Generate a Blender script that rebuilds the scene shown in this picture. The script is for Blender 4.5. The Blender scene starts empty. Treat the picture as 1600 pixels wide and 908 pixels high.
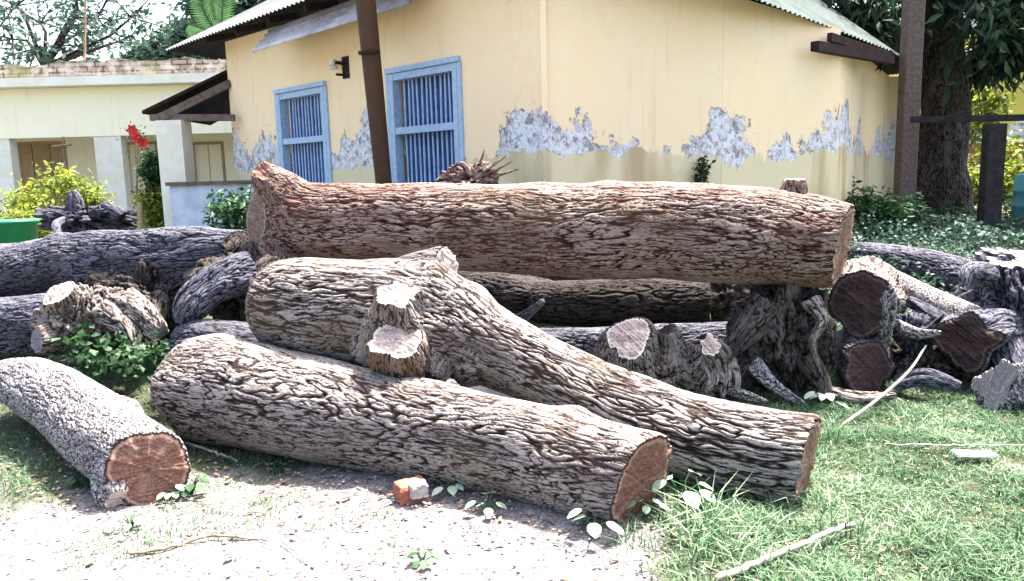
import bpy, math, random
import numpy as np
from mathutils import Vector, Matrix

# ------------------------------------------------------------------ camera, sky, sun, exposure
S = bpy.context.scene
C = S.collection
F = 1200.0
CAM = np.array([0.0, 0.0, 1.5])
PITCH, ROLL = 8.5, -1.5
RM = Matrix.Rotation(math.radians(90 - PITCH), 3, 'X') @ Matrix.Rotation(math.radians(ROLL), 3, 'Z')
cd = bpy.data.cameras.new('camera'); cam = bpy.data.objects.new('camera', cd); C.objects.link(cam)
cd.sensor_width = 36; cd.lens = 36 * F / 1600; cd.clip_start = .05; cd.clip_end = 900
cam.matrix_world = Matrix.Translation(CAM.tolist()) @ RM.to_4x4()
S.camera = cam
SUN_EL, SUN_AZ = 66, 38          # azimuth from +Y towards +X
w = bpy.data.worlds.new('World'); S.world = w; w.use_nodes = True
nt = w.node_tree
sky = nt.nodes.new('ShaderNodeTexSky'); sky.sky_type = 'NISHITA'; sky.sun_disc = False
sky.sun_elevation = math.radians(SUN_EL); sky.sun_rotation = math.radians(SUN_AZ)
sky.air_density = 1.0; sky.dust_density = 6.0; sky.ozone_density = .6
nt.links.new(sky.outputs[0], nt.nodes['Background'].inputs[0])
nt.nodes['Background'].inputs[1].default_value = .13
sl = bpy.data.lights.new('sun', 'SUN'); so = bpy.data.objects.new('sun', sl); C.objects.link(so)
sl.energy = 4.6; sl.angle = math.radians(3.0); sl.color = (1, .95, .88)
az, el = math.radians(SUN_AZ), math.radians(SUN_EL)
sd = Vector((math.sin(az) * math.cos(el), math.cos(az) * math.cos(el), math.sin(el)))
so.rotation_euler = sd.to_track_quat('Z', 'Y').to_euler()
S.view_settings.view_transform = 'Standard'; S.view_settings.look = 'None'
S.view_settings.exposure = 2.5; S.view_settings.gamma = 1; S.view_settings.use_curve_mapping = False

rng = np.random.default_rng(7)
random.seed(7)

# ------------------------------------------------------------------ projection helpers
RN = np.array(RM)
def ray(u, v):
    return RN @ np.array([(u - 800) / F, -(v - 454) / F, -1.0])
def P(u, v, Y):
    d = ray(u, v); return CAM + d * (Y / d[1])
def sstep(a, b, x):
    t = np.clip((x - a) / (b - a), 0, 1); return t * t * (3 - 2 * t)
# ------------------------------------------------------------------ numpy noise
_pr = np.random.default_rng(99)
_perm = np.concatenate([_pr.permutation(256)] * 3)
_g = _pr.normal(size=(256, 3)); _g /= np.linalg.norm(_g, axis=1)[:, None]
def pn(x, y, z, seed=0):
    x = np.asarray(x, float) + seed * 17.13; y = np.asarray(y, float) + seed * 5.7; z = np.asarray(z, float) + seed * 9.1
    x, y, z = np.broadcast_arrays(x, y, z)
    xi = np.floor(x).astype(int); yi = np.floor(y).astype(int); zi = np.floor(z).astype(int)
    xf, yf, zf = x - xi, y - yi, z - zi
    u, v, w_ = (t * t * t * (t * (t * 6 - 15) + 10) for t in (xf, yf, zf))
    r = 0
    for i in (0, 1):
        for j in (0, 1):
            for k in (0, 1):
                h = _perm[_perm[_perm[(xi + i) & 255] + ((yi + j) & 255)] + ((zi + k) & 255)]
                g = _g[h]
                d = g[..., 0] * (xf - i) + g[..., 1] * (yf - j) + g[..., 2] * (zf - k)
                r = r + d * (u if i else 1 - u) * (v if j else 1 - v) * (w_ if k else 1 - w_)
    return r * 1.6
def fbm(x, y, z, seed=0, o=3):
    r, a = 0, 1.0
    for k in range(o):
        r = r + a * pn(x * 2 ** k, y * 2 ** k, z * 2 ** k, seed + k * 3); a *= .5
    return r
def gz(x, y):
    x = np.asarray(x, float); y = np.asarray(y, float)
    return .55 * sstep(4.6, 11, y) + .1 * sstep(11, 22, y) + .035 * fbm(x * .7, y * .7, 0, 3, 2) * sstep(1, 2.5, y)
def G(u, v):
    d = ray(u, v); t = 2.0
    for _ in range(200):
        p = CAM + d * t
        if p[2] <= gz(p[0], p[1]): break
        t += .03 + t * .004
    p[2] = gz(p[0], p[1]); return p

# ------------------------------------------------------------------ mesh helpers
def mk(name, V, faces, mat, parent=None, attrs=None, smooth=True, local=None):
    """V (N,3); faces: list of int arrays (M,k)."""
    V = np.asarray(V, float)
    me = bpy.data.meshes.new(name)
    me.vertices.add(len(V)); me.vertices.foreach_set('co', V.astype(np.float32).ravel())
    if not isinstance(faces, (list, tuple)): faces = [faces]
    faces = [np.asarray(f, int) for f in faces if len(f)]
    loops = np.concatenate([f.ravel() for f in faces]); sizes = np.concatenate([np.full(len(f), f.shape[1]) for f in faces])
    starts = np.concatenate([[0], np.cumsum(sizes)[:-1]])
    me.loops.add(len(loops)); me.loops.foreach_set('vertex_index', loops.astype(np.int32))
    me.polygons.add(len(sizes)); me.polygons.foreach_set('loop_start', starts.astype(np.int32))
    try: me.polygons.foreach_set('loop_total', sizes.astype(np.int32))
    except Exception: pass
    me.polygons.foreach_set('use_smooth', np.full(len(sizes), smooth, dtype=bool))
    for k, a in (attrs or {}).items():
        a = np.asarray(a, np.float32)
        if a.ndim == 1:
            at = me.attributes.new(k, 'FLOAT', 'POINT'); at.data.foreach_set('value', a)
        else:
            at = me.attributes.new(k, 'FLOAT_VECTOR', 'POINT'); at.data.foreach_set('vector', a.ravel())
    me.update(calc_edges=True)
    if mat: me.materials.append(mat)
    o = bpy.data.objects.new(name, me); C.objects.link(o)
    if parent is not None:
        o.parent = parent
        loc = Vector(parent['_w']) if '_w' in parent else Vector()
        me.transform(Matrix.Translation(-loc)); o['_w'] = list(loc)
    return o
def tag(o, label=None, cat=None, group=None, kind=None):
    if label: o['label'] = label
    if cat: o['category'] = cat
    if group: o['group'] = group
    if kind: o['kind'] = kind
    return o
def thing(name, loc, label, cat, group=None):
    o = bpy.data.objects.new(name, None); C.objects.link(o); o.empty_display_size = .1
    o.location = [float(a) for a in loc]; o['_w'] = [float(a) for a in loc]
    return tag(o, label, cat, group)
def grid_faces(n, m, wrap=True):
    i = np.arange(n - 1)[:, None]; j = np.arange(m if wrap else m - 1)[None, :]
    a = i * m + j; b = i * m + (j + 1) % m
    return np.stack([a, b, b + m, a + m], -1).reshape(-1, 4)
class MB:
    def __init__(s): s.V = []; s.F = {}; s.n = 0
    def add(s, V, Fs):
        V = np.asarray(V, float); s.V.append(V)
        for f in Fs:
            s.F.setdefault(len(f), []).append([i + s.n for i in f])
        s.n += len(V)
    def box(s, a, b, M=None):
        x0, y0, z0 = a; x1, y1, z1 = b
        V = np.array([(x, y, z) for z in (z0, z1) for y in (y0, y1) for x in (x0, x1)], float)
        if M is not None: V = (np.array(M.to_3x3()) @ V.T).T + np.array(M.translation)
        s.add(V, [(0, 2, 3, 1), (4, 5, 7, 6), (0, 1, 5, 4), (1, 3, 7, 5), (3, 2, 6, 7), (2, 0, 4, 6)])
    def beam(s, p, q, w_, h, up=(0, 0, 1)):
        p = Vector(p); q = Vector(q); d = (q - p); L = d.length; d.normalize()
        x = d.cross(Vector(up)).normalized(); u = x.cross(d)
        M = Matrix((x, d, u)).transposed().to_4x4(); M.translation = p
        s.box((-w_ / 2, 0, -h / 2), (w_ / 2, L, h / 2), M)
    def tube(s, pts, rad, n=8, cap=True):
        pts = np.asarray(pts, float); k = len(pts); rad = np.broadcast_to(np.asarray(rad, float), (k,))
        T = np.gradient(pts, axis=0); T /= np.linalg.norm(T, axis=1)[:, None] + 1e-9
        a = np.cross(T[0], [.31, .2, .92]); a /= np.linalg.norm(a)
        V = []
        for i in range(k):
            a = a - T[i] * a.dot(T[i]); a /= np.linalg.norm(a); b = np.cross(T[i], a)
            th = np.arange(n) * 2 * math.pi / n
            V.append(pts[i] + rad[i] * (np.cos(th)[:, None] * a + np.sin(th)[:, None] * b))
        Fs = grid_faces(k, n).tolist()
        if cap: Fs += [tuple(range(n))[::-1], tuple(range((k - 1) * n, k * n))]
        s.add(np.concatenate(V), Fs)
    def poly(s, V, faces): s.add(V, faces)
    def build(s, name, mat, parent=None, smooth=False, attrs=None):
        return mk(name, np.concatenate(s.V), [np.array(f) for f in s.F.values()], mat, parent, attrs, smooth)

# ------------------------------------------------------------------ materials
class NM:
    def __init__(s, name, rough=.85, spec=.25):
        s.m = bpy.data.materials.new(name); s.m.use_nodes = True; s.t = s.m.node_tree
        s.b = s.t.nodes['Principled BSDF']; s.b.inputs['Roughness'].default_value = rough
        s.b.inputs['Specular IOR Level'].default_value = spec
    def n(s, typ, ins=None, **kw):
        x = s.t.nodes.new(typ)
        for k, v in kw.items(): setattr(x, k, v)
        for k, v in (ins or {}).items():
            if hasattr(v, 'is_linked') or hasattr(v, 'links'): s.t.links.new(v, x.inputs[k])
            else: x.inputs[k].default_value = v
        return x
    def attr(s, name): return s.n('ShaderNodeAttribute', attribute_name=name)
    def vec(s, v, scale=(1, 1, 1), loc=(0, 0, 0)):
        return s.n('ShaderNodeMapping', {'Vector': v, 'Scale': scale, 'Location': loc}).outputs[0]
    def noise(s, v, sc, det=4, rough=.55, dist=0):
        return s.n('ShaderNodeTexNoise', {'Vector': v, 'Scale': sc, 'Detail': det, 'Roughness': rough, 'Distortion': dist}).outputs[0]
    def ramp(s, f, stops, interp='LINEAR'):
        r = s.n('ShaderNodeValToRGB', {'Fac': f}); e = r.color_ramp.elements; r.color_ramp.interpolation = interp
        while len(e) < len(stops): e.new(.5)
        for el_, (p, c) in zip(e, stops):
            el_.position = p; el_.color = (c, c, c, 1) if isinstance(c, (int, float)) else (*c, 1)
        return r.outputs[0]
    def mix(s, f, a, b, mode='MIX'):
        x = s.n('ShaderNodeMix', data_type='RGBA', blend_type=mode)
        for k, v in ((0, f), (6, a), (7, b)):
            if hasattr(v, 'links'): s.t.links.new(v, x.inputs[k])
            else: x.inputs[k].default_value = v if isinstance(v, (int, float)) and k == 0 else (*v, 1)
        return x.outputs[2]
    def math(s, op, a, b=0.0, c=0.0):
        x = s.n('ShaderNodeMath', operation=op)
        for k, v in enumerate((a, b, c)):
            if hasattr(v, 'links'): s.t.links.new(v, x.inputs[k])
            else: x.inputs[k].default_value = v
        return x.outputs[0]
    def out(s, col, bump=None, strength=.5, dist=.01):
        if hasattr(col, 'links'): s.t.links.new(col, s.b.inputs['Base Color'])
        else: s.b.inputs['Base Color'].default_value = (*col, 1)
        if bump is not None:
            bb = s.n('ShaderNodeBump', {'Height': bump, 'Strength': strength, 'Distance': dist})
            s.t.links.new(bb.outputs[0], s.b.inputs['Normal'])
        return s.m
    def tex(s): return s.n('ShaderNodeTexCoord').outputs['Object']

def bark_mat(name, ridge, crack, tint, fine=1.0):
    m = NM(name, .9, .15)
    lc = m.attr('logco').outputs['Vector']; f = m.attr('fissure').outputs['Fac']
    n1 = m.noise(m.vec(lc, (14, 75, 75)), 1, 5, .7)
    n2 = m.noise(m.vec(lc, (1.6, 4, 4)), 1, 3)
    n3 = m.noise(m.vec(lc, (40, 160, 160)), 1, 3, .7)
    ff = m.math('ADD', f, m.math('MULTIPLY', m.math('SUBTRACT', n1, .5), 1.9 * fine))
    col = m.ramp(ff, [(.12, ridge), (.42, tuple(.62 * a + .1 * b for a, b in zip(ridge, tint))), (.62, tint), (.9, crack)])
    col = m.mix(m.ramp(n2, [(.42, 0.), (.62, 1.)]), col, m.mix(.5, col, tint))
    col = m.mix(m.ramp(n3, [(.36, .8), (.5, 0.)]), col, crack)
    pt_ = m.noise(m.vec(lc, (1.1, 3.2, 3.2), (3, 1, 2)), 1, 6, .62)
    col = m.mix(m.math('MULTIPLY', m.ramp(pt_, [(.60, 0.), (.63, .75)]), m.ramp(n1, [(.35, .3), (.55, 1.)])), col, tuple(.75 * a + .03 for a in ridge))
    ol = m.noise(m.vec(lc, (1.3, 2.2, 2.2), (9, 4, 7)), 1, 3)
    col = m.mix(m.ramp(ol, [(.56, 0.), (.72, .45)]), col, (ridge[0] * .30, ridge[1] * .28, ridge[2] * .13))
    h = m.math('ADD', m.math('MULTIPLY', n1, 1.2), n3)
    return m.out(col, h, .9, .012)
M = {}
M['bark'] = bark_mat('rough_brown_bark', (.34, .30, .275), (.008, .006, .0055), (.085, .055, .046))
M['bark_red'] = bark_mat('reddish_bark', (.32, .25, .215), (.009, .005, .0045), (.12, .045, .032))
M['bark_dark'] = bark_mat('dark_grey_bark', (.145, .145, .18), (.005, .0045, .008), (.036, .033, .046))
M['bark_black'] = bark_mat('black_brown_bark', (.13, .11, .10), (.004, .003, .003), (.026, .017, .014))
M['bark_gap_shade'] = bark_mat('shade_darkened_bark', (.065, .055, .052), (.003, .003, .003), (.020, .014, .012))  # darker bark copy: shade of the gaps put into the colour
def lichen():
    m = NM('pale_speckled_bark', .9, .15)
    lc = m.attr('logco').outputs['Vector']; f = m.attr('fissure').outputs['Fac']
    v = m.noise(m.vec(lc, (70, 95, 95)), 1, 3, .6)
    v2 = m.noise(m.vec(lc, (3, 6, 6)), 1, 3)
    sp = m.math('ADD', v, m.math('MULTIPLY', f, .07))
    sp = m.math('ADD', sp, m.math('MULTIPLY', m.math('SUBTRACT', v2, .5), .14))
    col = m.ramp(sp, [(.42, (.33, .315, .315)), (.51, (.21, .19, .19)), (.56, (.06, .05, .055)), (.68, (.012, .011, .012))])
    return m.out(col, v, .8, .01)
M['lichen'] = lichen()
def wood(name, a, b, c, saw=60):
    m = NM(name, .75, .25)
    fc = m.attr('facec').outputs['Vector']
    nz = m.noise(fc, 7, 3)
    ln = m.n('ShaderNodeVectorMath', {0: m.vec(fc, (1, 1.12, 0))}, operation='LENGTH').outputs['Value']
    rr = m.math('ADD', m.math('MULTIPLY', ln, 300.), m.math('MULTIPLY', nz, 34.))
    ring = m.math('MULTIPLY_ADD', m.math('SINE', rr), .5, .5)
    ring = m.math('MULTIPLY', ring, m.noise(fc, 14, 3))
    sw = m.noise(m.vec(fc, (14, 120, 1)), 1, 5, .75)
    patch = m.noise(fc, 11, 5, .7); gr = m.noise(fc, 85, 4, .75)
    sp = m.n('ShaderNodeSeparateXYZ', {0: fc}); ang = m.math('ARCTAN2', sp.outputs[1], sp.outputs[0])
    rad = m.noise(m.n('ShaderNodeCombineXYZ', {0: m.math('MULTIPLY', ang, 5.), 1: m.math('MULTIPLY', ln, 3.)}).outputs[0], 1.6, 4, .7)
    col = m.mix(m.ramp(patch, [(.38, 0.), (.62, 1.)]), a, b)
    col = m.mix(m.math('MULTIPLY', ring, .75), col, c)
    col = m.mix(m.ramp(sw, [(.42, .55), (.52, 0.)]), col, c)
    col = m.mix(m.ramp(gr, [(.36, .8), (.48, 0.)]), col, c)
    col = m.mix(m.ramp(rad, [(.485, 0.), (.5, .75), (.515, 0.)]), col, tuple(.4 * x for x in c))
    ed = m.math('ADD', m.attr('edge').outputs['Fac'], m.math('MULTIPLY', m.math('SUBTRACT', patch, .5), .10))
    col = m.mix(m.ramp(ed, [(.84, 0.), (.88, .55), (.925, .55), (.94, 0.)]), col, tuple(min(1, 1.5 * x + .04) for x in b))
    col = m.mix(m.ramp(ed, [(.945, 0.), (.96, .9)]), col, (.02, .012, .010))
    return m.out(col, m.math('ADD', m.math('ADD', sw, gr), m.math('MULTIPLY', patch, .7)), .8, .01)
M['wood_red'] = wood('sawn_red_wood', (.29, .13, .085), (.30, .19, .14), (.09, .03, .022))
M['wood_orange'] = wood('sawn_orange_wood', (.30, .155, .10), (.36, .25, .19), (.09, .035, .024))
M['wood_pale'] = wood('pale_chopped_wood', (.60, .50, .44), (.66, .58, .53), (.30, .18, .13))
M['wood_fibre'] = wood('fibrous_torn_wood', (.22, .15, .11), (.28, .20, .15), (.05, .025, .018))
M['wood_dark'] = wood('dark_weathered_end', (.085, .042, .04), (.055, .035, .036), (.012, .005, .005))
M['wood_grey'] = wood('grey_weathered_wood', (.26, .25, .27), (.19, .18, .20), (.06, .055, .06))
def simple(name, col, col2=None, sc=8, rough=.85, bump=.3, det=5, lo=.4, hi=.62, dist=.01):
    m = NM(name, rough)
    n_ = m.noise(m.tex(), sc, det, .65)
    c = m.mix(m.ramp(n_, [(lo, 0.), (hi, 1.)]), col, col2 or tuple(a * .6 for a in col))
    return m.out(c, n_, bump, dist)
def leafmat(name, a, b, c, trans=.35):
    m = NM(name, .55, .3)
    f = m.attr('tone').outputs['Fac']
    col = m.ramp(f, [(0, a), (.55, b), (1, c)])
    m.out(col)
    tr = m.n('ShaderNodeBsdfTranslucent'); m.t.links.new(col, tr.inputs[0])
    mx = m.n('ShaderNodeMixShader'); mx.inputs[0].default_value = trans
    m.t.links.new(m.b.outputs[0], mx.inputs[1]); m.t.links.new(tr.outputs[0], mx.inputs[2])
    m.t.links.new(mx.outputs[0], m.t.nodes['Material Output'].inputs['Surface'])
    return m.m
M['leaf_dark'] = leafmat('dark_green_leaves', (.006, .018, .011), (.014, .036, .018), (.04, .08, .035))
M['leaf_teal'] = leafmat('bluish_green_leaves', (.012, .034, .026), (.032, .075, .052), (.10, .16, .11))
M['leaf_lime'] = leafmat('yellow_green_leaves', (.05, .09, .01), (.20, .25, .03), (.42, .42, .08), .45)
M['leaf_mid'] = leafmat('mid_green_leaves', (.01, .035, .014), (.03, .085, .03), (.09, .18, .07))
M['leaf_white'] = leafmat('pale_dusty_leaves', (.12, .20, .12), (.26, .36, .25), (.42, .50, .40), .2)
M['grass'] = leafmat('grass_blades', (.014, .052, .020), (.062, .145, .058), (.33, .39, .27), .3)

def plaster(name, base, base2, zlo, zhi, amp, amount=1.0, low=(.70, .60, .38)):
    """yellow limewash; a worn band between zlo and zhi shows grey and bluish plaster; a newer cream coat below."""
    m = NM(name, .9, .1)
    p = m.n('ShaderNodeNewGeometry').outputs['Position']
    sep = m.n('ShaderNodeSeparateXYZ', {0: p}); z = sep.outputs[2]
    big = m.noise(m.vec(p, (1.3, 1.3, .25)), 1, 3, .6)
    med = m.noise(p, 5.5, 5, .7)
    fine = m.noise(p, 30, 5, .75)
    fl = m.noise(m.vec(p, (26, 26, 12)), 1, 4, .7)
    col = m.mix(m.ramp(med, [(.3, 0.), (.7, .45)]), base, base2)
    streak = m.noise(m.vec(p, (9, 9, .7)), 1, 4, .6)
    col = m.mix(m.ramp(streak, [(.58, 0.), (.8, .25)]), col, (.40, .30, .18))
    # islands of worn plaster: solid near zlo, breaking up with height
    isl = m.noise(m.vec(p, (1, 1, .8)), 3.4, 9, .68); wide = m.noise(m.vec(p, (1, 1, .15)), .95, 2, .5)
    val = m.math('ADD', isl, m.math('MULTIPLY', m.math('SUBTRACT', wide, .5), amp * 9))
    thr = m.math('MULTIPLY_ADD', m.math('SUBTRACT', z, zhi), .62, .47)
    dif = m.math('SUBTRACT', val, thr)
    mask = m.ramp(dif, [(0, 0.), (.012, amount)])
    plas = m.ramp(med, [(.36, (.56, .60, .68)), (.46, (.74, .74, .76)), (.54, (.50, .48, .50)), (.62, (.74, .74, .76))])
    gap = m.noise(p, 8.5, 7, .75)
    plas = m.mix(m.ramp(gap, [(.53, 0.), (.56, .8)]), plas, (.22, .19, .20))
    plas = m.mix(m.ramp(fl, [(.58, 0.), (.64, .8)]), plas, (.10, .085, .09))
    rim = m.ramp(dif, [(0, 0.), (.012, .85), (.05, 0.)])
    plas = m.mix(m.math('MULTIPLY', rim, m.ramp(gap, [(.45, 0.), (.52, 1.)])), plas, (.14, .10, .08))
    col = m.mix(mask, col, plas)
    pat = m.noise(m.vec(p, (1, 1, 1.4)), 1.1, 6, .6)
    col = m.mix(m.ramp(pat, [(.57, 0.), (.585, .16)]), col, (.86, .78, .60))
    crk = m.noise(m.vec(p, (2.2, 2.2, 1.1)), 1.3, 6, .6)
    col = m.mix(m.math('MULTIPLY', m.ramp(crk, [(.497, 0.), (.5, .55), (.503, 0.)]), m.ramp(wide, [(.45, 0.), (.6, 1.)])), col, (.30, .20, .12))
    zl = m.math('ADD', z, m.math('ADD', m.math('MULTIPLY', m.math('SUBTRACT', med, .5), .4), m.math('MULTIPLY', m.math('SUBTRACT', big, .5), -.7)))
    lowm = m.ramp(m.math('SUBTRACT', zlo, zl), [(0, 0.), (.02, 1.)])
    lowc = m.mix(m.ramp(big, [(.5, 0.), (.62, .6)]), low, (.34, .22, .10))
    col = m.mix(lowm, col, lowc)
    return m.out(col, m.math('ADD', m.math('MULTIPLY', mask, -.6), m.math('MULTIPLY', fine, .3)), .5, .012)
YA, YB = (.90, .685, .425), (.91, .76, .52)
M['wall_left'] = plaster('yellow_limewash', YA, YB, 1.70, 1.98, .17)
M['wall_pale'] = plaster('pale_yellow_limewash', (.92, .84, .62), (.92, .88, .74), .7, .9, .05, .5, (.7, .62, .45))
M['wall_far'] = plaster('bright_yellow_limewash', (.62, .50, .10), (.66, .52, .16), 1.7, 2.5, .1, 1., (.32, .09, .03))
M['white_paint'] = simple('weathered_white_paint', (.78, .76, .68), (.70, .66, .52), 3, bump=.2)
M['blue'] = simple('blue_gloss_paint', (.44, .56, .74), (.28, .41, .64), 12, .5, .2)
M['blue_light'] = simple('light_blue_paint', (.40, .52, .66), (.30, .43, .60), 16, .55, .3)
M['blue_dark'] = simple('deep_blue_paint', (.03, .07, .22), (.05, .14, .36), 5, .5, .2)
M['rust'] = simple('rusty_brown_pole', (.085, .034, .018), (.05, .035, .018), 14, .7, .4)
M['post'] = simple('mottled_concrete_post', (.15, .105, .09), (.085, .058, .05), 20, .9, .6)
M['black_wood'] = simple('blackened_wood', (.030, .026, .026), (.014, .012, .012), 14, .9, .6)
M['underside'] = simple('dark_rafter_wood', (.035, .018, .016), (.014, .009, .009), 10, .9, .4)
M['grey_wood'] = simple('grey_timber', (.17, .13, .105), (.10, .075, .06), 12, .9, .4)
M['blue_wash'] = simple('pale_blue_limewash', (.60, .65, .74), (.42, .48, .60), 4, .9, .3)
M['door_tan'] = simple('tan_door_paint', (.42, .30, .17), (.34, .24, .13), 6, .7, .2)
M['brick'] = simple('broken_red_brick', (.34, .12, .075), (.22, .08, .05), 30, .95, .8)
M['mortar'] = simple('old_mortar', (.42, .38, .35), (.3, .27, .25), 40, .95, .6)
M['green_plastic'] = simple('green_plastic', (.02, .22, .10), (.03, .28, .14), 3, .4, .05)
M['blue_plastic'] = simple('teal_plastic', (.06, .20, .24), (.08, .26, .30), 3, .4, .05)
M['red'] = simple('red_petals', (.7, .02, .02), (.5, .01, .02), 20, .6, .1)
M['stick'] = simple('bleached_stick', (.46, .42, .35), (.30, .25, .20), 30, .85, .4)
M['twig'] = simple('brown_twig', (.26, .19, .13), (.14, .10, .07), 30, .85, .4)
M['peeled'] = simple('peeled_smooth_wood', (.55, .50, .52), (.42, .38, .40), 14, .7, .3)
M['white_scrap'] = simple('white_scrap', (.8, .8, .78), (.7, .7, .68), 10, .7, .1)
M['ceramic'] = simple('white_ceramic', (.7, .68, .62), (.5, .48, .42), 20, .4, .1)
def tin(name, a, b, rust):
    m = NM(name, .95, .08); p = m.tex()
    n_ = m.noise(p, 2.2, 5, .65); f = m.noise(m.vec(p, (8, 8, 8)), 1, 4, .7)
    col = m.mix(m.ramp(n_, [(.4, 0.), (.62, 1.)]), a, b)
    col = m.mix(m.ramp(f, [(.60, 0.), (.68, .7)]), col, rust)
    return m.out(col, f, .2, .006)
M['tin'] = tin('weathered_corrugated_tin', (.12, .125, .13), (.075, .08, .085), (.07, .045, .03))
M['tin_green'] = tin('greenish_corrugated_tin', (.060, .077, .073), (.036, .046, .044), (.04, .045, .04))
M['tin_light'] = tin('bright_bent_tin', (.40, .38, .37), (.24, .22, .22), (.12, .06, .04))
def brickwall():
    m = NM('mossy_parapet_bricks', .95, .1); p = m.tex()
    v = m.n('ShaderNodeSeparateXYZ', {0: p}); cb = m.n('ShaderNodeCombineXYZ', {0: v.outputs[0], 1: v.outputs[2]})
    b = m.n('ShaderNodeTexBrick', {'Vector': cb.outputs[0], 'Color1': (.30, .24, .20, 1), 'Color2': (.20, .16, .13, 1), 'Mortar': (.07, .06, .05, 1), 'Scale': 1.0, 'Mortar Size': .018, 'Brick Width': .34, 'Row Height': .11})
    n_ = m.noise(p, 5, 5, .7); n2 = m.noise(p, 1.2, 3)
    col = m.mix(m.ramp(n_, [(.45, 0.), (.6, .8)]), b.outputs[0], (.48, .44, .40))
    col = m.mix(m.ramp(n2, [(.5, 0.), (.65, .6)]), col, (.20, .21, .10))
    return m.out(col, m.math('ADD', n_, b.outputs[1]), .6, .03)
M['brickwall'] = brickwall()
def groundm():
    m = NM('dusty_ground', .95, .1); p = m.n('ShaderNodeNewGeometry').outputs['Position']
    g = m.attr('green').outputs['Fac']
    a = m.noise(p, 1.3, 4, .6); b = m.noise(p, 14, 5, .75); c = m.noise(p, 70, 4, .8); d_ = m.noise(m.vec(p, (30, 70, 30)), 1, 4, .7)
    dirt = m.mix(m.ramp(a, [(.35, 0.), (.65, 1.)]), (.19, .175, .18), (.34, .32, .315))
    dirt = m.mix(m.ramp(b, [(.38, .85), (.54, 0.)]), dirt, (.10, .085, .09))
    dirt = m.mix(m.ramp(c, [(.40, .85), (.50, 0.)]), dirt, (.045, .038, .043))
    soil = m.mix(m.ramp(b, [(.4, 0.), (.6, 1.)]), (.05, .042, .032), (.07, .09, .045))
    col = m.mix(m.ramp(m.math('ADD', g, m.math('MULTIPLY', m.math('SUBTRACT', b, .5), .9)), [(.35, 0.), (.65, 1.)]), dirt, soil)
    return m.out(col, m.math('ADD', b, m.math('MULTIPLY', c, .6)), .9, .02)
M['ground'] = groundm()

# ------------------------------------------------------------------ ground
def green_at(x, y):
    n_ = fbm(x * .9, y * .9, 0, 21, 3)
    right = sstep(-.15, .55, x - .42 - .10 * (y - 3) + .28 * n_)
    left = sstep(-.25, .3, (-x - 1.05) + .35 * n_) * sstep(3.0, 4.1, y - .25 * n_ * 2) * .68
    far = sstep(4.9, 6.2, y)
    mid = .42 * sstep(.15, .6, n_) * (y < 4.2)
    return np.clip(np.maximum.reduce([right, left, far, mid]), 0, 1)
def axis(lo, hi, a, b, fine, n):
    c = np.arange(a, b, fine)
    l = a - (a - lo) * (np.linspace(0, 1, n) ** 2.5)[::-1][:-1] if lo < a else np.array([])
    r = b + (hi - b) * (np.linspace(0, 1, n) ** 2.5)
    return np.unique(np.concatenate([l, c, r]))
gx = axis(-400, 400, -4.5, 4.5, .03, 40); gy = axis(-300, 600, 1.8, 8, .03, 50)
X, Y = np.meshgrid(gx, gy); X = X.ravel(); Y = Y.ravel()
near = (np.abs(X) < 5) & (Y > 1.5) & (Y < 9)
Z = gz(X, Y); Z[near] += .012 * fbm(X[near] * 6, Y[near] * 6, 0, 31, 3) + .006 * pn(X[near] * 22, Y[near] * 22, 0, 5)
ground = mk('ground', np.stack([X, Y, Z], 1), grid_faces(len(gy), len(gx), False), M['ground'], attrs={'green': green_at(X, Y)})
tag(ground, kind='structure')

# ------------------------------------------------------------------ logs
def resample(pts, n):
    pts = np.asarray(pts, float); k = len(pts)
    if k == 2: pts = np.stack([pts[0], .5 * (pts[0] + pts[1]), pts[1]]); k = 3
    e = np.concatenate([[2 * pts[0] - pts[1]], pts, [2 * pts[-1] - pts[-2]]])
    t = np.linspace(0, k - 1 - 1e-6, n * 4); i = t.astype(int); f = (t - i)[:, None]
    a, b, c, d = e[i], e[i + 1], e[i + 2], e[i + 3]
    q = .5 * (2 * b + (c - a) * f + (2 * a - 5 * b + 4 * c - d) * f ** 2 + (3 * b - a - 3 * c + d) * f ** 3)
    s_ = np.concatenate([[0], np.cumsum(np.linalg.norm(np.diff(q[:, :3], axis=0), axis=1))])
    u = np.linspace(0, s_[-1], n)
    return np.stack([np.interp(u, s_, q[:, j]) for j in range(q.shape[1])], 1), u
def bark_height(L, cx, cy, seed, sx=4.6, sc=36., swirl=.0):
    wx = .25 * pn(L * 2.2, cx * 5, cy * 5, seed + 40); wy = .045 * pn(L * 1.5, cx * 3, cy * 3, seed + 41) + .008 * pn(L * 12, cx * 14, cy * 14, seed + 44)
    a = cx + wy; b = cy - wy
    n1 = pn(L * sx + wx, a * sc, b * sc, seed + 1)
    n2 = pn(L * sx * 1.9 + wx * 2, a * sc * 1.8, b * sc * 1.8, seed + 2)
    n3 = pn(L * sx * 5, a * sc * 3.6, b * sc * 3.6, seed + 3)
    f1 = 1 - sstep(.0, .24, np.abs(n1)); f2 = 1 - sstep(.0, .20, np.abs(n2))
    big = .5 + .5 * pn(L * 1.2, cx * 3, cy * 3, seed + 6)
    f = np.clip(np.maximum(f1 * (.75 + .35 * big), (.55 + .5 * (1 - big)) * f2) + .28 * n3, 0, 1)
    return f, n3
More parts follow.
